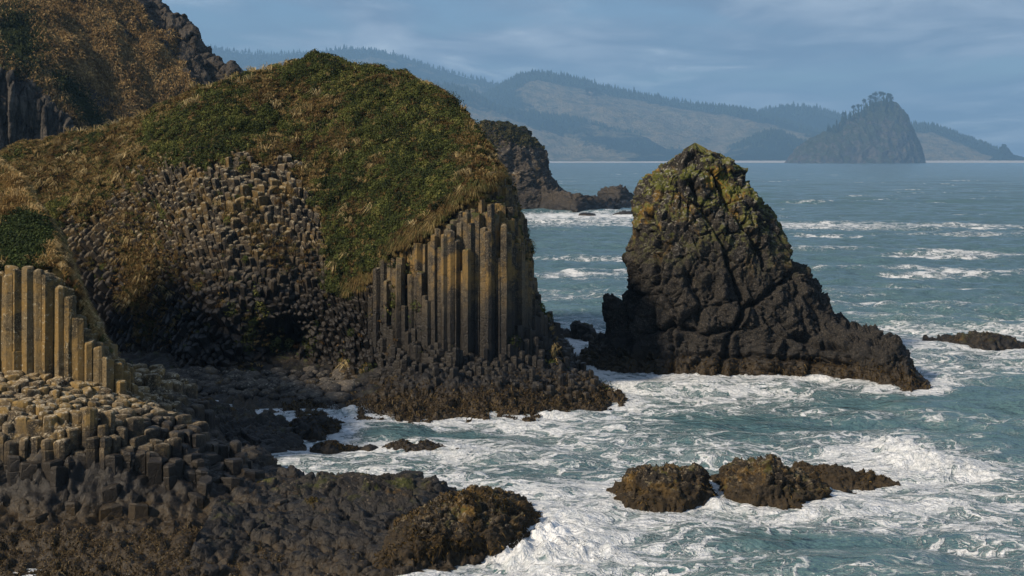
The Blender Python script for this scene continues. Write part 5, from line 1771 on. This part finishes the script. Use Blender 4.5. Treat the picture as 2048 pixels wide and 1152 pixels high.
# open-sea whitecaps and drift lines
far_m = smooth(75, 105, Rg)
q = np.stack([WX0 * .030, WY0 * .085, 0 * WX0], -1)
cap = fbm(q, 4, 861)
foam += far_m * smooth(2600, 300, Rg) * .42 * smooth(.30, .75, cap + .45 * n2)
foam += far_m * smooth(260, 110, Rg) * .16 * smooth(-.1, .5, cap)
foam += (.45 + 1.2 * np.clip(fbm(P0 * .004, 3, 877), -.3, .5)) * smooth(6050, 6150, WY0) * smooth(-5000, -4000, WX0) * smooth(2900, 2600, WX0) * (WY0 < 6700)
foam = np.clip(foam, 0, 1.2)
milk = np.clip(.75 * inner * smooth(-.3, .5, .6 * n1 + n3) + .6 * foam * inner + .35 * inner, 0, 1)
milk = np.clip(milk - .4 * blob(1560, 850, 6, 3) - .25 * blob(1960, 820, 9, 6) - .15 * blob(2000, 1090, 5, 5), 0, 1)

# broken water stands up: the crest of the breaker and the splashes on the rocks
tur = np.abs(fbm(P0 * 1.1, 4, 851)) * .5 + .5 * fbm(P0 * 2.6, 3, 853)
WZ *= 1 - .45 * np.exp(-dist / 2.0)
WZ += inner * smooth(.45, 1.0, foam) * (.13 + .26 * tur)
crest = blob(1790, 912, 1.6, .95, -22) + .75 * blob(1860, 940, 2.2, .8, -25) + .5 * blob(1930, 960, 1.6, .7, -15)
WZ += crest * (.55 + .5 * tur)
spl = blob(1100, 1080, .9, .9) * .55 + blob(1160, 1110, 1.6, .9) * .40 + blob(1040, 1108, .9, .5) * .3 + blob(690, 835, .8, .5) * .5 + blob(750, 840, .8, .4) * .35 + blob(1430, 1022, .4, .4) * .3 + blob(1500, 752, 1.6, .8) * .3 + blob(1100, 838, .7, .4) * .35 + blob(1640, 1000, .8, .5) * .15
WZ += spl * (.55 + 1.0 * tur)
foam = np.clip(foam + .6 * crest + .7 * spl, 0, 1.2)
WX = WX + DX * (Rg < 900); WY = WY + DY * (Rg < 900)
SG_ = np.stack([WX, WY, WZ], -1)
nr, nc = WX.shape


def water_mat():
    m, t, bs, geo, out = new_mat('sea_water')
    pos = geo.outputs['Position']
    p = t.vmath('MULTIPLY', pos, (1, 1, 0))
    foam_a, milk_a = t.attr('foam'), t.attr('milk')
    wv = t.noise(p, .55, 3, .5, color=True)
    wp = t.vmath('ADD', p, t.scaled(t.vmath('SUBTRACT', wv, (.5, .5, .5)), (2.4, 2.4, 0)))
    wv2 = t.noise(p, 2.4, 3, .5, color=True)
    wp2 = t.vmath('ADD', wp, t.scaled(t.vmath('SUBTRACT', wv2, (.5, .5, .5)), (.55, .55, 0)))
    st1 = t.vmath('MULTIPLY', wp2, (.62, 1.0, 1))

    def lace(scale, det):
        n = t.noise(st1, scale, det, .55)
        return t.math('ABSOLUTE', t.math('SUBTRACT', n, .5))
    l1, l2, l3 = lace(.75, 3), lace(1.9, 3), lace(5.0, 3)
    brk = t.noise(wp, 1.3, 5, .65)
    f = t.math('ADD', foam_a, t.math('MULTIPLY', t.math('SUBTRACT', brk, .5), .55))
    w = t.math('MAXIMUM', f, 0.0)
    w1 = t.math('MULTIPLY', w, .135)
    a = t.ramp(t.math('SUBTRACT', l1, w1), -.02, .012, 1, 0)
    b = t.ramp(t.math('SUBTRACT', l2, t.math('MULTIPLY', w, .10)), -.025, .012, 1, 0)
    c = t.ramp(t.math('SUBTRACT', l3, t.math('MULTIPLY', w, .085)), -.03, .015, 1, 0)
    on = t.ramp(f, .06, .26)
    lac = t.math('MULTIPLY', t.math('MAXIMUM', a, t.math('MAXIMUM', t.math('MULTIPLY', b, .85), t.math('MULTIPLY', c, .55))), on)
    full = t.ramp(t.math('ADD', f, t.math('MULTIPLY', t.math('SUBTRACT', t.noise(wp2, 3.0, 5, .7), .5), .7)), .88, 1.15)
    mask = t.math('MAXIMUM', t.math('MULTIPLY', lac, t.ramp(t.noise(wp2, 6, 4, .7), .25, .6, .55, 1.0)), full)
    thin = t.math('MULTIPLY', t.ramp(f, .05, .55, 0, .42), t.ramp(t.noise(wp2, 1.6, 6, .72), .40, .66))
    mask = t.math('MAXIMUM', mask, thin)
    deep = t.mix(t.noise(p, .12, 3), (.046, .100, .122), (.074, .140, .158))
    teal = t.mix(t.noise(wp, .9, 4), (.045, .105, .108), (.13, .22, .22))
    col = t.mix(t.math('MULTIPLY', milk_a, t.ramp(brk, .3, .65, .35, .95)), deep, teal)
    fc = t.mix(t.noise(wp2, 4, 4, .7), (.60, .64, .68), (.84, .85, .86))
    t.put(bs.inputs['Base Color'], t.mix(mask, col, fc))
    t.put(bs.inputs['Roughness'], t.math('ADD', t.math('MULTIPLY', mask, .65), .14))
    t.put(bs.inputs['Specular IOR Level'], t.math('SUBTRACT', .5, t.math('MULTIPLY', mask, .4)))
    bs.inputs['IOR'].default_value = 1.33
    # wind ripples, stretched across the wind
    rp = t.vmath('MULTIPLY', p, (.6, 1.0, 1))
    h = t.math('ADD', t.math('MULTIPLY', t.noise(rp, .9, 4, .6), 1.0), t.math('MULTIPLY', t.noise(rp, 3.6, 4, .65), .5))
    h = t.math('ADD', h, t.math('MULTIPLY', mask, t.math('ADD', .10, t.math('MULTIPLY', t.noise(wp2, 7, 4, .7), .35))))
    nrm = t.bump(h, .9, .42)
    big = t.math('ADD', t.noise(t.vmath('MULTIPLY', p, (.05, .11, 1)), 1.0, 4, .6), t.math('MULTIPLY', t.noise(t.vmath('MULTIPLY', p, (.16, .36, 1)), 1.0, 4, .6), .35))
    t.put(bs.inputs['Normal'], t.bump(big, .7, 2.6, nrm))
    return m


M['water'] = water_mat()
q1 = grid_quads(nr, nc)
# the rest of the sea, coarse, all round and a little lower
ox, oy = np.meshgrid(np.linspace(-15800, 15800, 40), np.linspace(-8000, 15800, 30), indexing='ij')
OGs = np.stack([ox, oy, 0 * ox - 1.6], -1)
Vs = np.concatenate([SG_.reshape(-1, 3), OGs.reshape(-1, 3)])
fa = np.concatenate([foam.ravel(), np.zeros(ox.size)]); ma = np.concatenate([milk.ravel(), np.zeros(ox.size)])
sea = link('sea', np_mesh('sea', Vs, quads=np.concatenate([q1[:, ::-1], grid_quads(40, 30) + nr * nc]), attrs={'foam': fa, 'milk': ma}, smooth_shade=True), M['water'])
sea['kind'] = 'structure'

# ------------------------------------------------------------------ spray: flecks of water thrown up where waves break
rg = np.random.default_rng(71)
ico = np.array([(0, 0, 1), (.94, 0, -.33), (-.47, .82, -.33), (-.47, -.82, -.33)])
itr = np.array([(0, 1, 2), (0, 2, 3), (0, 3, 1), (1, 3, 2)])
C, S = [], []
for (u, v, ru, ry, hh, n) in ((1795, 905, 1.5, .7, .9, 1300), (1850, 935, 1.8, .6, .6, 700), (1095, 1078, .6, .7, .55, 700), (1140, 1100, 1.2, .8, .4, 500), (1050, 1105, .8, .4, .35, 300), (665, 836, .6, .3, .7, 300), (720, 836, .7, .3, .6, 380), (770, 842, .5, .25, .4, 120),
                              (1100, 838, .8, .25, .4, 200), (1430, 1024, .3, .3, .4, 110), (1600, 1034, .6, .25, .3, 150), (1700, 1022, .4, .3, .35, 150), (905, 988, .3, .2, .4, 70)):
    c = shore_pt(u, v)
    p = rg.normal(size=(n, 3)) * np.array([ru, ry, 0]) * .6 + c
    e = rg.random(n) ** 2.2
    p[:, 2] = .15 + e * hh * np.exp(-((p[:, 0] - c[0]) / ru) ** 2)
    C.append(p); S.append(rg.uniform(.006, .022, n) * (1.3 - e))
C, S = np.concatenate(C), np.concatenate(S)
V = (C[:, None, :] + ico[None] * S[:, None, None]).reshape(-1, 3)
T = (np.arange(len(C))[:, None, None] * 4 + itr[None]).reshape(-1, 3)
m, t, bs, geo, out = new_mat('spray_white')
bs.inputs['Base Color'].default_value = (.85, .87, .88, 1); bs.inputs['Roughness'].default_value = .6
sp = link('sea_spray', np_mesh('sea_spray', V, tris=T), m)
tag(sp, 'flecks of white spray thrown up where waves break on the rocks', 'spray', kind='stuff')
# ------------------------------------------------------------------ air, light, sky, camera
bm_v = np.array([(x, y, z) for x in (-16200, 16200) for y in (-8400, 16400) for z in (-22, 840)], float)
bq = [(0, 1, 3, 2), (4, 6, 7, 5), (0, 4, 5, 1), (2, 3, 7, 6), (0, 2, 6, 4), (1, 5, 7, 3)]
hm = bpy.data.materials.new('sea_haze'); hm.use_nodes = True
hm.node_tree.nodes.clear()
ht = NT(hm.node_tree)
ho = ht.n('ShaderNodeOutputMaterial'); hv = ht.n('ShaderNodeVolumePrincipled')
hv.inputs['Color'].default_value = (.33, .62, 1.0, 1)
hv.inputs['Density'].default_value = HAZE
hv.inputs['Anisotropy'].default_value = 0.0
hm.node_tree.links.new(hv.outputs[0], ho.inputs['Volume'])
hz = link('haze', np_mesh('haze', bm_v, quads=np.array(bq)), hm)
hz['kind'] = 'stuff'
hz.display_type = 'WIRE'

sun_dir = Vector((-math.cos(R(SUN_EL)) * math.sin(R(SUN_AZ)), -math.cos(R(SUN_EL)) * math.cos(R(SUN_AZ)), math.sin(R(SUN_EL))))   # azimuth counted from behind the camera towards the left
ld = bpy.data.lights.new('sun', 'SUN'); ld.energy = SUN; ld.angle = R(5); ld.color = (1.0, .84, .64)
lo = bpy.data.objects.new('sun', ld); COL.objects.link(lo)
lo.rotation_euler = sun_dir.to_track_quat('Z', 'Y').to_euler()

world = bpy.data.worlds.new('World'); scene.world = world; world.use_nodes = True
world.node_tree.nodes.clear()
t = NT(world.node_tree)
wo = t.n('ShaderNodeOutputWorld'); bg = t.n('ShaderNodeBackground')
sky = t.n('ShaderNodeTexSky', sky_type='NISHITA')
sky.sun_disc = False
sky.sun_elevation = R(SUN_EL)
sky.sun_rotation = math.atan2(sun_dir.x, sun_dir.y) % (2 * math.pi)
sky.altitude = 20; sky.air_density = 1.0; sky.dust_density = 1.2; sky.ozone_density = 2.0
tc = t.n('ShaderNodeTexCoord')
d = tc.outputs['Generated']
sp_ = t.n('ShaderNodeSeparateXYZ'); t.put(sp_.inputs[0], d)
# cloud sheets: project the direction on a flat layer
hgt = t.math('ADD', t.math('MAXIMUM', sp_.outputs[2], 0.0), .07)
cx, cy = t.math('DIVIDE', sp_.outputs[0], hgt), t.math('DIVIDE', sp_.outputs[1], hgt)
cv = t.n('ShaderNodeCombineXYZ'); t.put(cv.inputs[0], cx); t.put(cv.inputs[1], t.math('MULTIPLY', cy, .55)); cv.inputs[2].default_value = 3.7
cl = t.noise(cv.outputs[0], .85, 6, .52, .5)
cl2 = t.noise(cv.outputs[0], 2.0, 6, .55, .6)
cl3 = t.noise(cv.outputs[0], .55, 4, .5)
cover = t.ramp(t.math('ADD', t.math('MULTIPLY', cl, .65), t.math('MULTIPLY', cl3, .35)), .34, .52)
shade = t.ramp(t.math('ADD', t.math('MULTIPLY', cl2, .55), t.math('MULTIPLY', cl, .45)), .40, .66)
k = CLOUD
ccol = t.mix(shade, (.52 * k, .74 * k, 1.12 * k), (1.55 * k, 1.78 * k, 2.12 * k))
ccol = t.mix(t.ramp(t.math('ADD', cl2, t.math('MULTIPLY', cl3, .4)), .80, .98), ccol, (2.2 * k, 2.45 * k, 2.7 * k))
blue = t.mix(1.0, sky.outputs[0], (SKYM[0], SKYM[1], SKYM[2]), 'MULTIPLY')
t.put(bg.inputs['Color'], t.mix(t.math('MULTIPLY', cover, .94), blue, ccol))
bg.inputs['Strength'].default_value = SKY
t.t.links.new(bg.outputs[0], wo.inputs[0])

cam = bpy.data.cameras.new('camera')
cam.sensor_width = 36.0
cam.lens = F / 2048.0 * 36.0
cam.shift_y = -(576.0 - V0) / 2048.0
cam.clip_start = 0.5
cam.clip_end = 60000
co = bpy.data.objects.new('camera', cam); COL.objects.link(co)
co.location = (0, 0, H); co.rotation_euler = (R(90), 0, 0)
scene.camera = co
scene.view_settings.view_transform = 'Standard'
scene.view_settings.look = 'None'
scene.view_settings.exposure = EXPO
scene.view_settings.gamma = 1.0
scene.render.engine = 'CYCLES'
scene.cycles.use_denoising = DENOISE
scene.cycles.denoiser = 'OPENIMAGEDENOISE'
scene.cycles.denoising_input_passes = 'RGB_ALBEDO_NORMAL'
scene.cycles.max_bounces = 5
scene.cycles.diffuse_bounces = 3
scene.cycles.glossy_bounces = 2
scene.cycles.transmission_bounces = 2
scene.cycles.volume_bounces = 0
scene.cycles.sample_clamp_indirect = 4.0
scene.cycles.use_adaptive_sampling = False
scene.render.resolution_x, scene.render.resolution_y = 1024, 576
